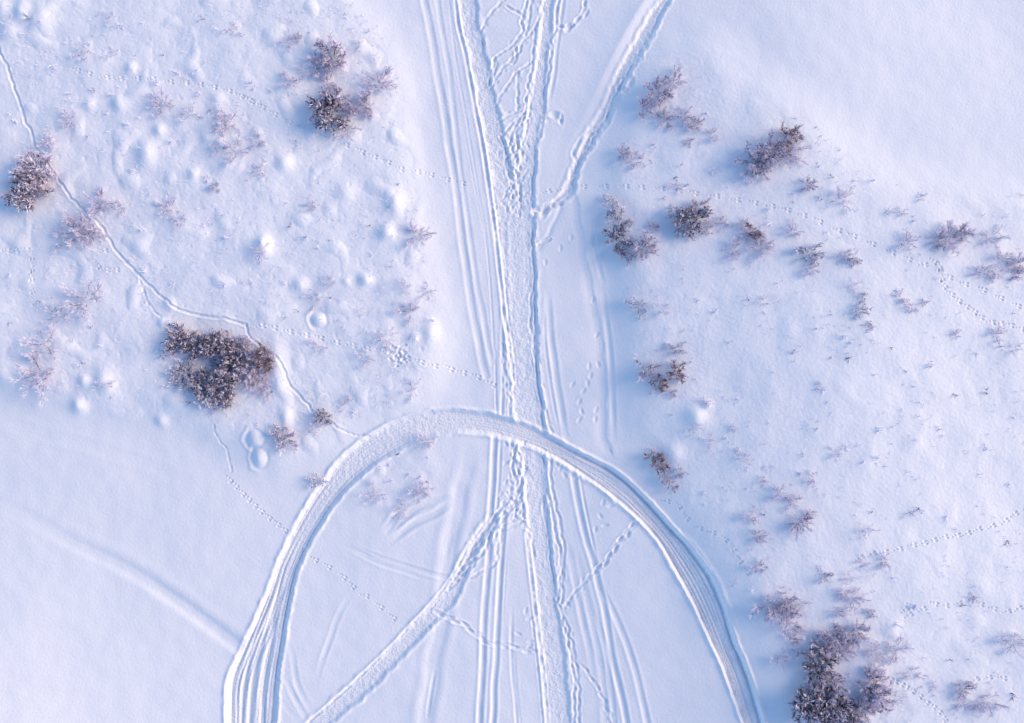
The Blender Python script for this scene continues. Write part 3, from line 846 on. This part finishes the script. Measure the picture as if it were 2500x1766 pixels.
BIG = 'shrubs of the large clump on the left'
for a in (
    ('g', 330, 540, 140, 'k', 'spiky dark frosted shrub at the upper left corner of the large left clump', 1.2),
    ('g', 440, 600, 120, 'k', 'very dark shrub just right of the upper left corner shrub, large left clump', 1.3),
    ('g', 640, 560, 130, 'k', 'dark frosted shrub in the middle of the top row, large left clump', 1.2),
    ('g', 800, 600, 120, 'k', 'blackish shrub right of centre in the top row, large left clump', 1.2),
    ('g', 960, 580, 95, 'd', 'low frosted shrub at the top right of the large left clump', 1.0),
    ('g', 1170, 690, 110, 'r', 'reddish-brown shrub at the right end of the large left clump', 1.3),
    ('g', 1225, 770, 85, 'r', 'smaller reddish shrub at the rightmost tip of the large left clump', 1.1),
    ('g', 1060, 820, 120, 'd', 'frosted shrub just left of the reddish shrubs, large left clump', 1.2),
    ('g', 880, 760, 140, 'k', 'broad frosted shrub at the very centre of the large left clump', 1.2),
    ('g', 760, 700, 100, 'k', 'dark shrub up and left of the centre shrub, large left clump', 1.2),
    ('g', 340, 880, 130, 'w', 'white-tipped fan-shaped shrub at the lower left of the large left clump', 1.1),
    ('g', 600, 870, 70, 'w', 'loose whitish shrub in the blue hollow of the large left clump', 1.0),
    ('g', 550, 960, 130, 'k', 'dark shrub with pale streaks below the blue hollow, large left clump', 1.3),
    ('g', 760, 970, 130, 'k', 'blackest shrub with a bare dark heart, large left clump', 1.5),
    ('g', 620, 1080, 130, 'w', 'heavily frosted white shrub low down in the large left clump', 1.1),
    ('g', 770, 1120, 115, 'k', 'frosted shrub right below the blackest shrub, large left clump', 1.1),
    ('g', 690, 1190, 80, 'm', 'pale low shrub at the bottom tip of the large left clump', .9),
    ('g', 1030, 930, 120, 'm', 'pale mauve shrub on the lower right side of the large left clump', .9),
    ('g', 1200, 1040, 90, 'm', 'pale low shrub at the lower right corner of the large left clump', .9),
    ('g', 650, 745, 60, 'w', 'small whitish shrub above the blue hollow, large left clump', .9),
    ('g', 1150, 900, 90, 'm', 'pale shrub under the reddish shrubs, large left clump', .9),
): shrub(a[0], a[1], a[2], a[3] * .9, *a[4:], nk=1.5, group=BIG)

UPL = 'shrubs of the upper-left clump'
for a in (
    ('b', 550, 350, 100, 'd', 'dark mauve shrub at the top of the upper-left clump', 1.1),
    ('b', 480, 410, 70, 'd', 'smaller dark shrub on the left flank of the topmost shrub, upper-left clump', 1.0),
    ('b', 525, 540, 70, 'm', 'pale narrow shrub linking the two dark shrubs of the upper-left clump', .9),
    ('b', 530, 730, 110, 'k', 'darkest and largest shrub of the upper-left clump, lower left', 1.3),
    ('b', 600, 650, 80, 'd', 'frosted shrub on the right shoulder of the largest upper-left shrub', 1.0),
    ('b', 870, 530, 90, 'm', 'mauve shrub standing alone on the right of the upper-left clump', 1.0),
    ('b', 740, 690, 85, 'd', 'brownish frosted shrub in the lower middle of the upper-left clump', 1.0),
    ('b', 650, 830, 85, 'p', 'faint pale shrub below the largest shrub of the upper-left clump', .8),
    ('b', 800, 710, 55, 'm', 'small mauve shrub right of the brownish one, upper-left clump', .8),
    ('b', 290, 530, 60, 'm', 'small frosted shrub on the left outskirts of the upper-left clump', .9),
    ('b', 370, 460, 45, 'p', 'tiny pale shrub between the left outlier and the topmost shrub, upper-left clump', .8),
    ('b', 265, 265, 65, 'p', 'pale spidery shrub near the top, above and left of the upper-left clump', .8),
    ('b', 345, 240, 30, 'd', 'tiny dark sprig shrub beside the spidery shrub near the top', 1.2),
    ('b', 745, 295, 35, 'p', 'tiny pale shrub right of the topmost shrub, upper-left clump', .8),
): shrub(*a, group=UPL)

LEFT = 'scattered shrubs on the left hill'
for a in (
    ('a', 205, 1105, 115, 'd', 'upper half of the bristly shrub pair at the left edge', 1.2),
    ('a', 140, 1240, 115, 'k', 'lower darker half of the bristly shrub pair at the left edge', 1.2),
    ('a', 240, 1230, 75, 'm', 'pale shrub tucked against the right of the left-edge shrub pair', .9),
    ('a', 440, 780, 60, 'm', 'small mauve shrub upper left, right of the long animal path', .9),
    ('a', 310, 930, 60, 'm', 'small mauve shrub hugging the right side of the long animal path', .9),
    ('a', 1055, 680, 80, 'm', 'mauve shrub in a shallow bowl of the upper left hill', .7),
    ('a', 1480, 800, 90, 'm', 'whitish spreading shrub left of the upper-left clump', .8),
    ('a', 1540, 980, 95, 'p', 'very pale shrub below the whitish spreading shrub, left hill', .7),
    ('a', 1440, 980, 45, 'm', 'small shrub clinging to a snow mound on the upper left hill', .7),
    ('a', 1250, 740, 60, 'p', 'pale small shrub left of the whitish spreading shrub', .8),
    ('a', 650, 1340, 90, 'm', 'mauve shrub just right of the long animal path, left hill', .8),
    ('a', 790, 1360, 45, 'm', 'small mauve shrub two steps right of the animal path, left hill', .8),
    ('a', 480, 1500, 115, 'm', 'broad mauve shrub left of the bend in the animal path', .8),
    ('a', 590, 1555, 85, 'm', 'mauve shrub touching the left side of the animal path', .8),
    ('a', 400, 1580, 70, 'p', 'pale low shrub left of the broad mauve one, left hill', .7),
    ('a', 1100, 1370, 60, 'm', 'upper one of a small mauve shrub pair in mid left hill', .8),
    ('a', 1170, 1450, 50, 'm', 'lower one of a small mauve shrub pair in mid left hill', .8),
    ('a', 1410, 1240, 40, 'w', 'tiny white-twigged shrub in mid left hill', .9),
    ('a', 540, 350, 60, 'p', 'faint pale shrub left of the small bright mound near the top left', .6),
    ('a', 740, 345, 45, 'p', 'faint small shrub above the small bright mound near the top left', .6),
    ('a', 710, 110, 40, 'p', 'tiny pale shrub close to the top edge, left hill', .6),
    ('a', 1540, 190, 50, 'p', 'faint pale shrub near the top edge, left of the spidery shrub', .6),
    ('f', 520, 500, 115, 'p', 'large faint pinkish shrub left of the animal path, below the broad mauve one', .6),
    ('f', 360, 600, 95, 'p', 'faint pinkish shrub at the far left, mid height', .6),
    ('f', 270, 800, 105, 'p', 'faint pinkish shrub above another at the far left', .6),
    ('f', 240, 990, 115, 'm', 'wide mauve shrub at the far left above the smooth field', .7),
    ('f', 690, 1060, 60, 'p', 'pale shrub growing out of the bright mound left of the large clump', .7),
    ('f', 1710, 180, 55, 'm', 'mauve twigs sprouting from the tall oblong mound, left hill', .9),
    ('g', 1400, 1500, 110, 'd', 'dark frosted shrub below and right of the large left clump', 1.1),
    ('g', 1330, 1430, 80, 'w', 'white-twigged shrub at the left of the shrub below the large clump', 1.0),
    ('h', 500, 1270, 52, 'k', 'small black-hearted shrub where the animal path ends, near the curved trail', 1.3),
    ('h', 480, 1310, 55, 'p', 'pale fringe shrub under the small black-hearted shrub', .8),
    ('b', 1130, 1550, 75, 'm', 'mauve shrub on the crest of the corridor\'s left bank', .8),
    ('h', 1080, 570, 70, 'm', 'mauve twiggy shrub on the rim of the left bank, halfway down', .7),
    ('h', 1190, 440, 50, 'p', 'faint pale shrub on the very edge of the left bank', .6),
    ('h', 1060, 410, 50, 'p', 'faint pale shrub a step inside the left bank, halfway down', .6),
    ('h', 560, 370, 60, 'p', 'faint shrub between two rounded mounds on the left hill', .6),
    ('h', 450, 500, 60, 'p', 'faint shrub above the crescent-rimmed mound on the left hill', .6),
    ('h', 930, 750, 70, 'p', 'faint shrub where the lower hare track nears the left bank', .6),
    ('h', 800, 880, 60, 'p', 'faint pinkish shrub below the lower hare track', .6),
    ('h', 470, 800, 50, 'p', 'faint small shrub below the lower hare track, nearer the large clump', .6),
    ('h', 1100, 1090, 60, 'p', 'pale shrub above the top of the curved trail', .6),
    ('h', 660, 1160, 40, 'm', 'small mauve shrub halfway between the large clump and the curved trail', .8),
    ('h', 430, 1370, 40, 'p', 'tiny faint shrub right of the ringed snow mounds', .6),
    ('h', 1190, 1430, 60, 'm', 'small mauve shrub just inside the top of the curved trail', .8),
    ('l', 1110, 425, 55, 'm', 'spindly mauve shrub on the knoll inside the curved trail', .8),
    ('l', 1020, 520, 50, 'p', 'faint shrub on the lower side of the knoll inside the curved trail', .6),
    ('l', 870, 440, 50, 'p', 'faint shrub on the left side of the knoll inside the curved trail', .6),
    ('l', 580, 370, 40, 'w', 'small white-twigged shrub touching the outside of the curved trail', .8),
    ('b', 420, 1360, 45, 'm', 'small mauve shrub halfway between the egg-shaped mound and the bank', .8),
    ('b', 90, 920, 50, 'm', 'small mauve shrub below the hare track, left of the upper-left clump', .8),
    ('b', 85, 1130, 45, 'm', 'small frosted shrub left of the egg-shaped snow mound', .8),
): shrub(*a, group=LEFT)

RTOP = 'scattered shrubs on the upper right hill'
for a in (
    ('d', 430, 310, 85, 'd', 'mauve shrub at the heart of the clump beside the upper side trail', 1.0),
    ('d', 540, 250, 75, 'm', 'pale feathery shrub at the top right of the clump beside the upper side trail', 1.0),
    ('d', 340, 430, 60, 'd', 'dark little shrub at the left of the clump beside the upper side trail', 1.0),
    ('d', 470, 500, 60, 'd', 'mauve shrub at the bottom of the clump beside the upper side trail', .9),
    ('d', 600, 490, 70, 'm', 'rounded mauve shrub right of the clump beside the upper side trail', .9),
    ('d', 670, 540, 55, 'd', 'brownish shrub at the lower right of that rounded mauve shrub', .9),
    ('d', 800, 610, 45, 'm', 'small lone shrub midway between the two upper right clumps', .9),
    ('d', 630, 660, 32, 'w', 'tiny white shrub below the rounded mauve shrub, upper right', .9),
    ('d', 195, 740, 50, 'd', 'left one of two small shrubs where the side trail narrows', 1.0),
    ('d', 275, 780, 55, 'm', 'right, paler one of two small shrubs where the side trail narrows', .9),
    ('d', 110, 1080, 60, 'w', 'white spruce-like shrub on the bank right of the trail junction', 1.2),
    ('d', 175, 1180, 75, 'w', 'white-plumed shrub just below the white spruce-like one on the bank', 1.1),
    ('d', 165, 1310, 80, 'k', 'dark shrub with white plumes, left of the lowest pair on the bank', 1.1),
    ('d', 340, 1360, 80, 'd', 'dark brown shrub, right of the lowest pair on the bank', 1.1),
    ('d', 240, 1430, 45, 'w', 'small white shrub hanging below the lowest pair on the bank', .9),
    ('d', 390, 1230, 40, 'd', 'tiny dark shrub between the bank shrubs and the next clump', 1.0),
    ('d', 540, 1130, 55, 'w', 'white-twigged shrub at the upper left of the second right-hand clump', 1.0),
    ('d', 650, 1170, 95, 'k', 'dark main shrub of the second right-hand clump', 1.2),
    ('d', 705, 1090, 60, 'd', 'brown shrub at the top of the second right-hand clump', 1.0),
    ('d', 590, 1240, 65, 'd', 'frosted shrub at the lower left of the second right-hand clump', 1.0),
    ('d', 740, 1220, 60, 'm', 'mauve shrub at the lower right of the second right-hand clump', .9),
    ('d', 840, 1195, 42, 'm', 'small mauve shrub between the second and third right-hand clumps', .9),
    ('d', 1060, 1245, 65, 'r', 'rust-red shrub of the third right-hand clump', 1.2),
    ('d', 985, 1210, 45, 'm', 'pale shrub at the left shoulder of the rust-red shrub', .8),
    ('d', 1120, 1350, 80, 'm', 'spreading mauve shrub below the rust-red shrub', .9),
    ('d', 940, 1360, 65, 'm', 'mauve shrub at the lower left of the rust-red shrub', .9),
    ('d', 1330, 1250, 52, 'm', 'small lone star-shaped shrub right of the rust-red shrub', 1.0),
    ('d', 1430, 1400, 70, 'w', 'loose whitish shrub right of the spreading mauve one', .9),
    ('d', 1440, 1490, 50, 'm', 'small shrub directly under the loose whitish shrub', .9),
    ('d', 1670, 1420, 55, 'm', 'left one of a mauve pair on the mid right hill', .9),
    ('d', 1720, 1440, 48, 'd', 'right, darker one of a mauve pair on the mid right hill', .9),
    ('d', 1080, 780, 90, 'd', 'left part of the big mauve shrub bank, upper right', 1.0),
    ('d', 1180, 730, 105, 'd', 'middle part of the big mauve shrub bank, upper right', 1.0),
    ('d', 1280, 740, 85, 'm', 'right pale part of the big mauve shrub bank, upper right', .9),
    ('d', 1130, 850, 55, 'd', 'small dark shrub under the big mauve shrub bank', .9),
    ('d', 1310, 620, 62, 'r', 'dark rusty shrub with stiff shoots above the big mauve shrub bank', 1.5),
    ('d', 1365, 700, 65, 'p', 'pale shrub at the far right of the big mauve shrub bank', .8),
    ('d', 1420, 945, 52, 'd', 'small purple shrub with a blue shadow below the big mauve bank', 1.0),
    ('d', 1650, 1050, 75, 'p', 'faint pale shrub right of the hare track, upper right', .6),
    ('d', 540, 960, 45, 'p', 'faint pale shrub at the left start of the right-hand hare track', .6),
): shrub(*a, group=RTOP)

RMID = 'scattered shrubs on the right hill'
for a in (
    ('e', 1200, 775, 55, 'd', 'left dark part of the twiggy shrub bank near the right edge', 1.0),
    ('e', 1290, 750, 85, 'm', 'middle part of the twiggy shrub bank near the right edge', .9),
    ('e', 1365, 730, 60, 'd', 'right brown part of the twiggy shrub bank near the right edge', 1.0),
    ('e', 1000, 780, 65, 'm', 'thin mauve shrub left of the twiggy shrub bank near the right edge', .8),
    ('e', 940, 590, 45, 'p', 'pale shrub up and left of the twiggy bank near the right edge', .7),
    ('e', 1080, 490, 35, 'p', 'tiny shrub topmost of those near the right edge', .7),
    ('e', 1560, 755, 70, 'p', 'thin pale shrub right of the twiggy shrub bank', .8),
    ('e', 1640, 890, 60, 'm', 'mauve shrub above the edge-most shrubs at the right', .8),
    ('e', 1510, 990, 60, 'm', 'mauve shrub left of the edge-most shrubs at the right', .8),
    ('e', 1595, 975, 55, 'p', 'pale shrub between the edge-most shrubs at the right', .8),
    ('e', 1740, 930, 60, 'd', 'dark shrub cut by the right edge, above another', .9),
    ('e', 1720, 995, 45, 'd', 'small dark shrub at the right edge, just below another', .9),
    ('e', 950, 1150, 42, 'm', 'small purple shrub right of centre on the right hill', .9),
    ('e', 1030, 1225, 45, 'm', 'small shrub lower right of the small purple one', .8),
    ('e', 1100, 1190, 28, 'm', 'tiny shrub right of the small purple pair', .8),
    ('e', 690, 1240, 50, 'w', 'white-tufted shrub in the middle of the right hill', .9),
    ('e', 740, 1340, 32, 'w', 'small white shrub below the white-tufted one', .8),
    ('e', 700, 1150, 35, 'w', 'small white shrub above the white-tufted one', .8),
    ('e', 630, 1080, 40, 'p', 'faint pinkish shrub above the white-tufted one', .7),
    ('e', 1310, 1400, 32, 'm', 'small brown shrub under the lower branch of the hare track', .8),
    ('e', 1590, 1390, 55, 'm', 'thin mauve shrub under the hare tracks at the right edge', .7),
    ('e', 1690, 1490, 45, 'p', 'faint shrub below the hare tracks at the right edge', .6),
    ('e', 30, 1180, 40, 'p', 'faint lone shrub left on the mid right hill', .7),
    ('i', 1380, 665, 62, 'w', 'whitish shrub right of the corridor, above the red pair', .9),
    ('i', 1530, 675, 62, 'p', 'pale shrub beside the whitish one above the red pair', .8),
    ('j', 430, 275, 55, 'w', 'feathery whitish shrub directly above the red pair', .9),
    ('j', 240, 430, 65, 'd', 'dark frosted shrub on the left of the red pair', 1.1),
    ('j', 295, 510, 60, 'r', 'lower one of the red shrub pair by the corridor', 1.1),
    ('j', 420, 425, 68, 'r', 'upper right one of the red shrub pair by the corridor', 1.2),
    ('j', 385, 560, 32, 'd', 'tiny dark shrub at the foot of the red pair', 1.0),
    ('j', 610, 630, 35, 'm', 'tiny shrub right above the large bright mound', .9),
    ('j', 540, 800, 45, 'p', 'greyish shrub under the large bright mound', .8),
    ('j', 620, 890, 45, 'p', 'faint shrub further below the large bright mound', .7),
    ('j', 790, 800, 30, 'm', 'tiny mauve shrub right of the large bright mound', .8),
    ('j', 270, 985, 50, 'r', 'topmost of the white-tipped red shrubs by the curved trail', 1.2),
    ('j', 300, 1050, 52, 'r', 'second of the white-tipped red shrubs by the curved trail', 1.2),
    ('j', 350, 1110, 42, 'd', 'third of the white-tipped shrubs by the curved trail', 1.1),
    ('j', 380, 1180, 50, 'd', 'lowest of the white-tipped shrubs by the curved trail', 1.1),
    ('j', 440, 1090, 38, 'w', 'white shrub right beside the white-tipped row by the curved trail', .9),
    ('j', 850, 1000, 50, 'p', 'faint pale shrub alone right of the white-tipped row', .7),
    ('j', 1110, 1240, 62, 'm', 'mauve shrub with a strong blue shadow, centre of the lower right hill', .9),
    ('j', 1200, 1285, 50, 'm', 'mauve shrub right of the one with the strong blue shadow', .8),
    ('j', 915, 1400, 55, 'm', 'upper one of two mauve shrubs near the curved trail', .8),
    ('j', 960, 1520, 50, 'd', 'lower, purple one of two shrubs near the curved trail', .8),
    ('j', 1240, 1440, 75, 'd', 'round mauve shrub on the lower right hill', 1.0),
    ('j', 1310, 1370, 40, 'm', 'small shrub at the upper right of the round mauve shrub', .8),
    ('j', 1310, 1140, 48, 'm', 'small shrub above and right of the blue-shadow shrub', .8),
    ('j', 1470, 980, 42, 'p', 'pale lone shrub in the open right hill', .8),
    ('j', 1360, 525, 32, 'p', 'tiny faint shrub in the open right hill, upper part', .8),
    ('j', 985, 1150, 32, 'm', 'tiny purple shrub left of the blue-shadow shrub', .9),
): shrub(*a, group=RMID)

RLOW = 'shrubs of the lower right corner clump'
for a in (
    ('k', 90, 870, 85, 'm', 'left part of the frosted bank between curved trail and corner clump', .9),
    ('k', 190, 880, 90, 'd', 'middle dark part of the frosted bank between curved trail and corner clump', 1.0),
    ('k', 230, 980, 80, 'm', 'lower part of the frosted bank between curved trail and corner clump', .9),
    ('k', 250, 1080, 40, 'd', 'tiny tail shrub below the frosted bank near the corner clump', .9),
    ('k', 300, 850, 55, 'p', 'pale right part of the frosted bank near the corner clump', .8),
    ('k', 170, 1215, 60, 'm', 'lone mauve shrub left of the corner clump', .8),
    ('k', 450, 660, 42, 'd', 'small dark shrub with a blue shadow above the corner clump', .9),
    ('k', 20, 605, 42, 'd', 'small purple shrub near the curved trail, above the frosted bank', .9),
    ('k', 610, 670, 50, 'p', 'pale shrub above the corner clump, right of a small dark one', .8),
    ('k', 640, 810, 70, 'm', 'mauve shrub above the corner clump', .9),
    ('k', 570, 770, 45, 'm', 'small mauve shrub touching the one above the corner clump', .8),
    ('k', 540, 900, 52, 'm', 'small brown shrub at the very top of the corner clump', .9),
    ('k', 520, 1040, 65, 'd', 'dark shrub in the neck of the corner clump', 1.1),
    ('k', 535, 1130, 90, 'd', 'brown-purple shrub in the upper corner clump', 1.1),
    ('k', 595, 1170, 60, 'm', 'mauve shrub on the right of the upper corner clump', .9),
    ('k', 680, 1030, 75, 'd', 'blue-grey shrub right of the neck of the corner clump', .9),
    ('k', 410, 1090, 52, 'w', 'white-twigged shrub at the upper left of the corner clump', 1.0),
    ('k', 420, 1240, 100, 'k', 'dark shrub with white twigs at the left of the corner clump', 1.2),
    ('k', 400, 1310, 65, 'w', 'white frosted shrub under the dark left shrub of the corner clump', 1.0),
    ('k', 510, 1390, 95, 'd', 'frosted shrub in the middle of the corner clump', 1.2),
    ('k', 370, 1540, 115, 'k', 'blackest shrub of the corner clump, by the bottom edge', 1.4),
    ('k', 490, 1530, 105, 'k', 'black shrub right next to the blackest one, corner clump', 1.4),
    ('k', 620, 1590, 95, 'k', 'dark shrub cut by the bottom edge, corner clump', 1.2),
    ('k', 760, 1390, 95, 'd', 'upper brown shrub on the right side of the corner clump', 1.1),
    ('k', 800, 1470, 90, 'd', 'lower brown shrub on the right side of the corner clump', 1.0),
    ('k', 720, 1550, 80, 'd', 'dark shrub by the bottom edge on the right of the corner clump', 1.0),
    ('k', 840, 1150, 80, 'p', 'pale greyish shrub up and right of the corner clump', .8),
    ('k', 950, 1150, 80, 'p', 'pale greyish shrub beside another, right of the corner clump', .8),
    ('k', 780, 1215, 70, 'p', 'pale shrub in the gap right of the corner clump', .8),
    ('k', 1020, 1300, 60, 'p', 'faint pinkish shrub right of the corner clump', .7),
    ('k', 1370, 1410, 60, 'd', 'purple shrub, upper left of the last bank at the bottom right', .9),
    ('k', 1360, 1505, 52, 'm', 'mauve shrub, lower left of the last bank at the bottom right', .8),
    ('k', 1480, 1500, 60, 'm', 'mauve shrub, middle of the last bank at the bottom right', .8),
    ('k', 1560, 1500, 70, 'p', 'pale shrub, right end of the last bank at the bottom right', .7),
    ('k', 1720, 1090, 95, 'p', 'faint pinkish shrub at the right edge, lower part', .6),
    ('k', 840, 550, 48, 'm', 'small mauve shrub under the start of the lower right hare track', .8),
    ('k', 700, 570, 42, 'p', 'tiny pale shrub left under the start of the lower right hare track', .7),
    ('k', 730, 350, 52, 'p', 'faint ring-like shrub above the lower right hare track', .6),
    ('k', 750, 900, 35, 'w', 'tiny bluish shrub right above the blue-grey shrub', .8),
    ('k', 1420, 800, 35, 'm', 'tiny purple shrub on the second hare track, lower right', .7),
    ('k', 1170, 1390, 40, 'p', 'thin branching shrub right of the corner clump, near the bottom', .7),
    ('k', 930, 1480, 50, 'p', 'faint pale shrub by the bottom edge, right of the corner clump', .7),
): shrub(*a, group=RLOW)

# ------------------------------------------------------------------ tiny sprigs poking out of the snow
def sprig_mesh(seed, tone):
    r = random.Random(seed)
    vs, fs = [], []
    lean = Vector((r.gauss(0, .5), r.gauss(0, .5), 1)).normalized()
    for k in range(r.randint(3, 7)):
        d = rdir(r, lean, .5)
        if d.z < .12: d.z = .15
        L = r.uniform(.15, .38)
        o = Vector((r.gauss(0, .04), r.gauss(0, .04), -.03))
        m2 = o + d * L * .5
        e = m2 + rdir(r, d, .3) * L * .5
        rad = r.uniform(.010, .018)
        tube(vs, fs, [o, m2, e], [rad, rad, rad * .4], 3, (0, .6))
        if r.random() < .7:
            tube(vs, fs, [m2, m2 + rdir(r, d, .6) * L * .4], [rad * .8, rad * .4], 3, (.2, .7))
    return mesh('twig_sprig', vs, fs, TW[tone])
SPR = [sprig_mesh(50 + i, 'dmmpppww'[i % 8]) for i in range(16)]
def where(x, y):
    """which landmark a sprig stands near"""
    sx, sy = x * PXM + 1250, 883 - y * PXM
    if sx < 1150 and sy > 1062: return 'on the knoll inside the curved trail'
    if sx < 1150:
        if sy < 280: return 'on the left hill near the top-left snow humps' if sx < 480 else 'on the left hill around the upper-left shrub clump'
        if sy < 620: return 'on the left hill beside the upper animal path' if sx < 420 else ('among the rounded mounds of the left hill' if sx < 830 else 'on the upper crest of the left bank')
        if sx < 420: return 'on the left hill left of the large dark clump'
        return 'on the left hill below the large dark clump' if sx < 760 else 'on the lower crest of the left bank'
    if sy < 420: return 'on the right hill around the upper shrub bank'
    if sy < 760: return 'on the right hill among the row of dark clumps' if sx < 2000 else 'on the right hill by the shrubs at the right edge'
    if sy < 1200: return 'on the right hill near the red shrub pair' if sx < 1760 else 'on the open middle of the right hill'
    if sy < 1450: return 'on the right hill between curved trail and corner clump' if sx < 2100 else 'on the right hill along the lower hare track'
    return 'on the right hill around the corner clump' if sx < 2150 else 'on the bright bottom right slope'
TONE = {'k': 'dark', 'd': 'purple-brown', 'm': 'mauve', 'p': 'pale frosted', 'w': 'white frosted'}
AREAS = (
    (130, lambda: M('S', rng.uniform(10, 1070), rng.uniform(20, 1060)), LH),
    (14, lambda: M('S', rng.uniform(880, 1075), rng.uniform(1075, 1250)), blur(small_knoll, .4)),
    (140, lambda: M('S', rng.uniform(1480, 2490), rng.uniform(110, 1750)), RH))
for n, pick, mask in AREAS:
    k = 0
    for _ in range(5000):
        if k >= n: break
        x, y = pick()
        i, j = int((x + HX) / ST), int((y + HY) / ST)
        if mask[j, i] < .7 or STRUCT[int(ID[j, i])][0] not in ('snow_ground', 'snow_mound'): continue
        v = rng.randrange(16)
        o = bpy.data.objects.new('twig_sprig', SPR[v])
        s = rng.choice((.7, .9, 1.1, 1.3, 1.6))
        o.location = (x, y, ground_z(x, y)); o.rotation_euler = (0, 0, rng.random() * 6.28); o.scale = (s, s, s)
        size = 'tiny' if s < 1 else ('small' if s < 1.5 else 'larger')
        w = where(x, y)
        o['label'] = size + ' ' + TONE['dmmpppww'[v % 8]] + ' sprig ' + w
        o['category'] = 'twig'; o['group'] = 'sprigs ' + w
        COL.objects.link(o); k += 1

# ------------------------------------------------------------------ uncountable frosted grass stubble between the shrubs
def stubble(name, label, n, pick, mask, seed):
    r = random.Random(seed)
    patch = noise(3.2, seed) + .5 * noise(1.1, seed + 1)
    vs, fs = [], []
    k = 0
    for _ in range(60000):
        if k >= n: break
        x, y = pick(r)
        i, j = int((x + HX) / ST), int((y + HY) / ST)
        if mask[j, i] < .6 or patch[j, i] < .08 or STRUCT[int(ID[j, i])][0] not in ('snow_ground', 'snow_mound'): continue
        z = float(H[j, i])
        for q in range(r.randint(2, 5)):
            d = Vector((r.gauss(0, .7), r.gauss(0, .7), 1)).normalized()
            L = r.uniform(.08, .26)
            o = Vector((x + r.gauss(0, .06), y + r.gauss(0, .06), z - .02))
            rad = r.uniform(.006, .014)
            g = r.uniform(-.3, .3)
            tube(vs, fs, [o, o + d * L], [rad, rad * .5], 3, (g, g + .6))
        k += 1
    me = mesh(name, vs, fs, TW['p'])
    o = bpy.data.objects.new(name, me); COL.objects.link(o)
    o['kind'] = 'stuff'; o['label'] = label; o['category'] = 'grass'
stubble('frosted_grass', 'frosted grass stubble showing through the snow of the left hill', 1100,
        lambda r: _flat('S', r.uniform(5, 1080), r.uniform(5, 1060)), LH, 901)
stubble('frosted_grass', 'frosted grass stubble showing through the snow of the right hill', 800,
        lambda r: _flat('S', r.uniform(1480, 2495), r.uniform(110, 1760)), RH, 911)
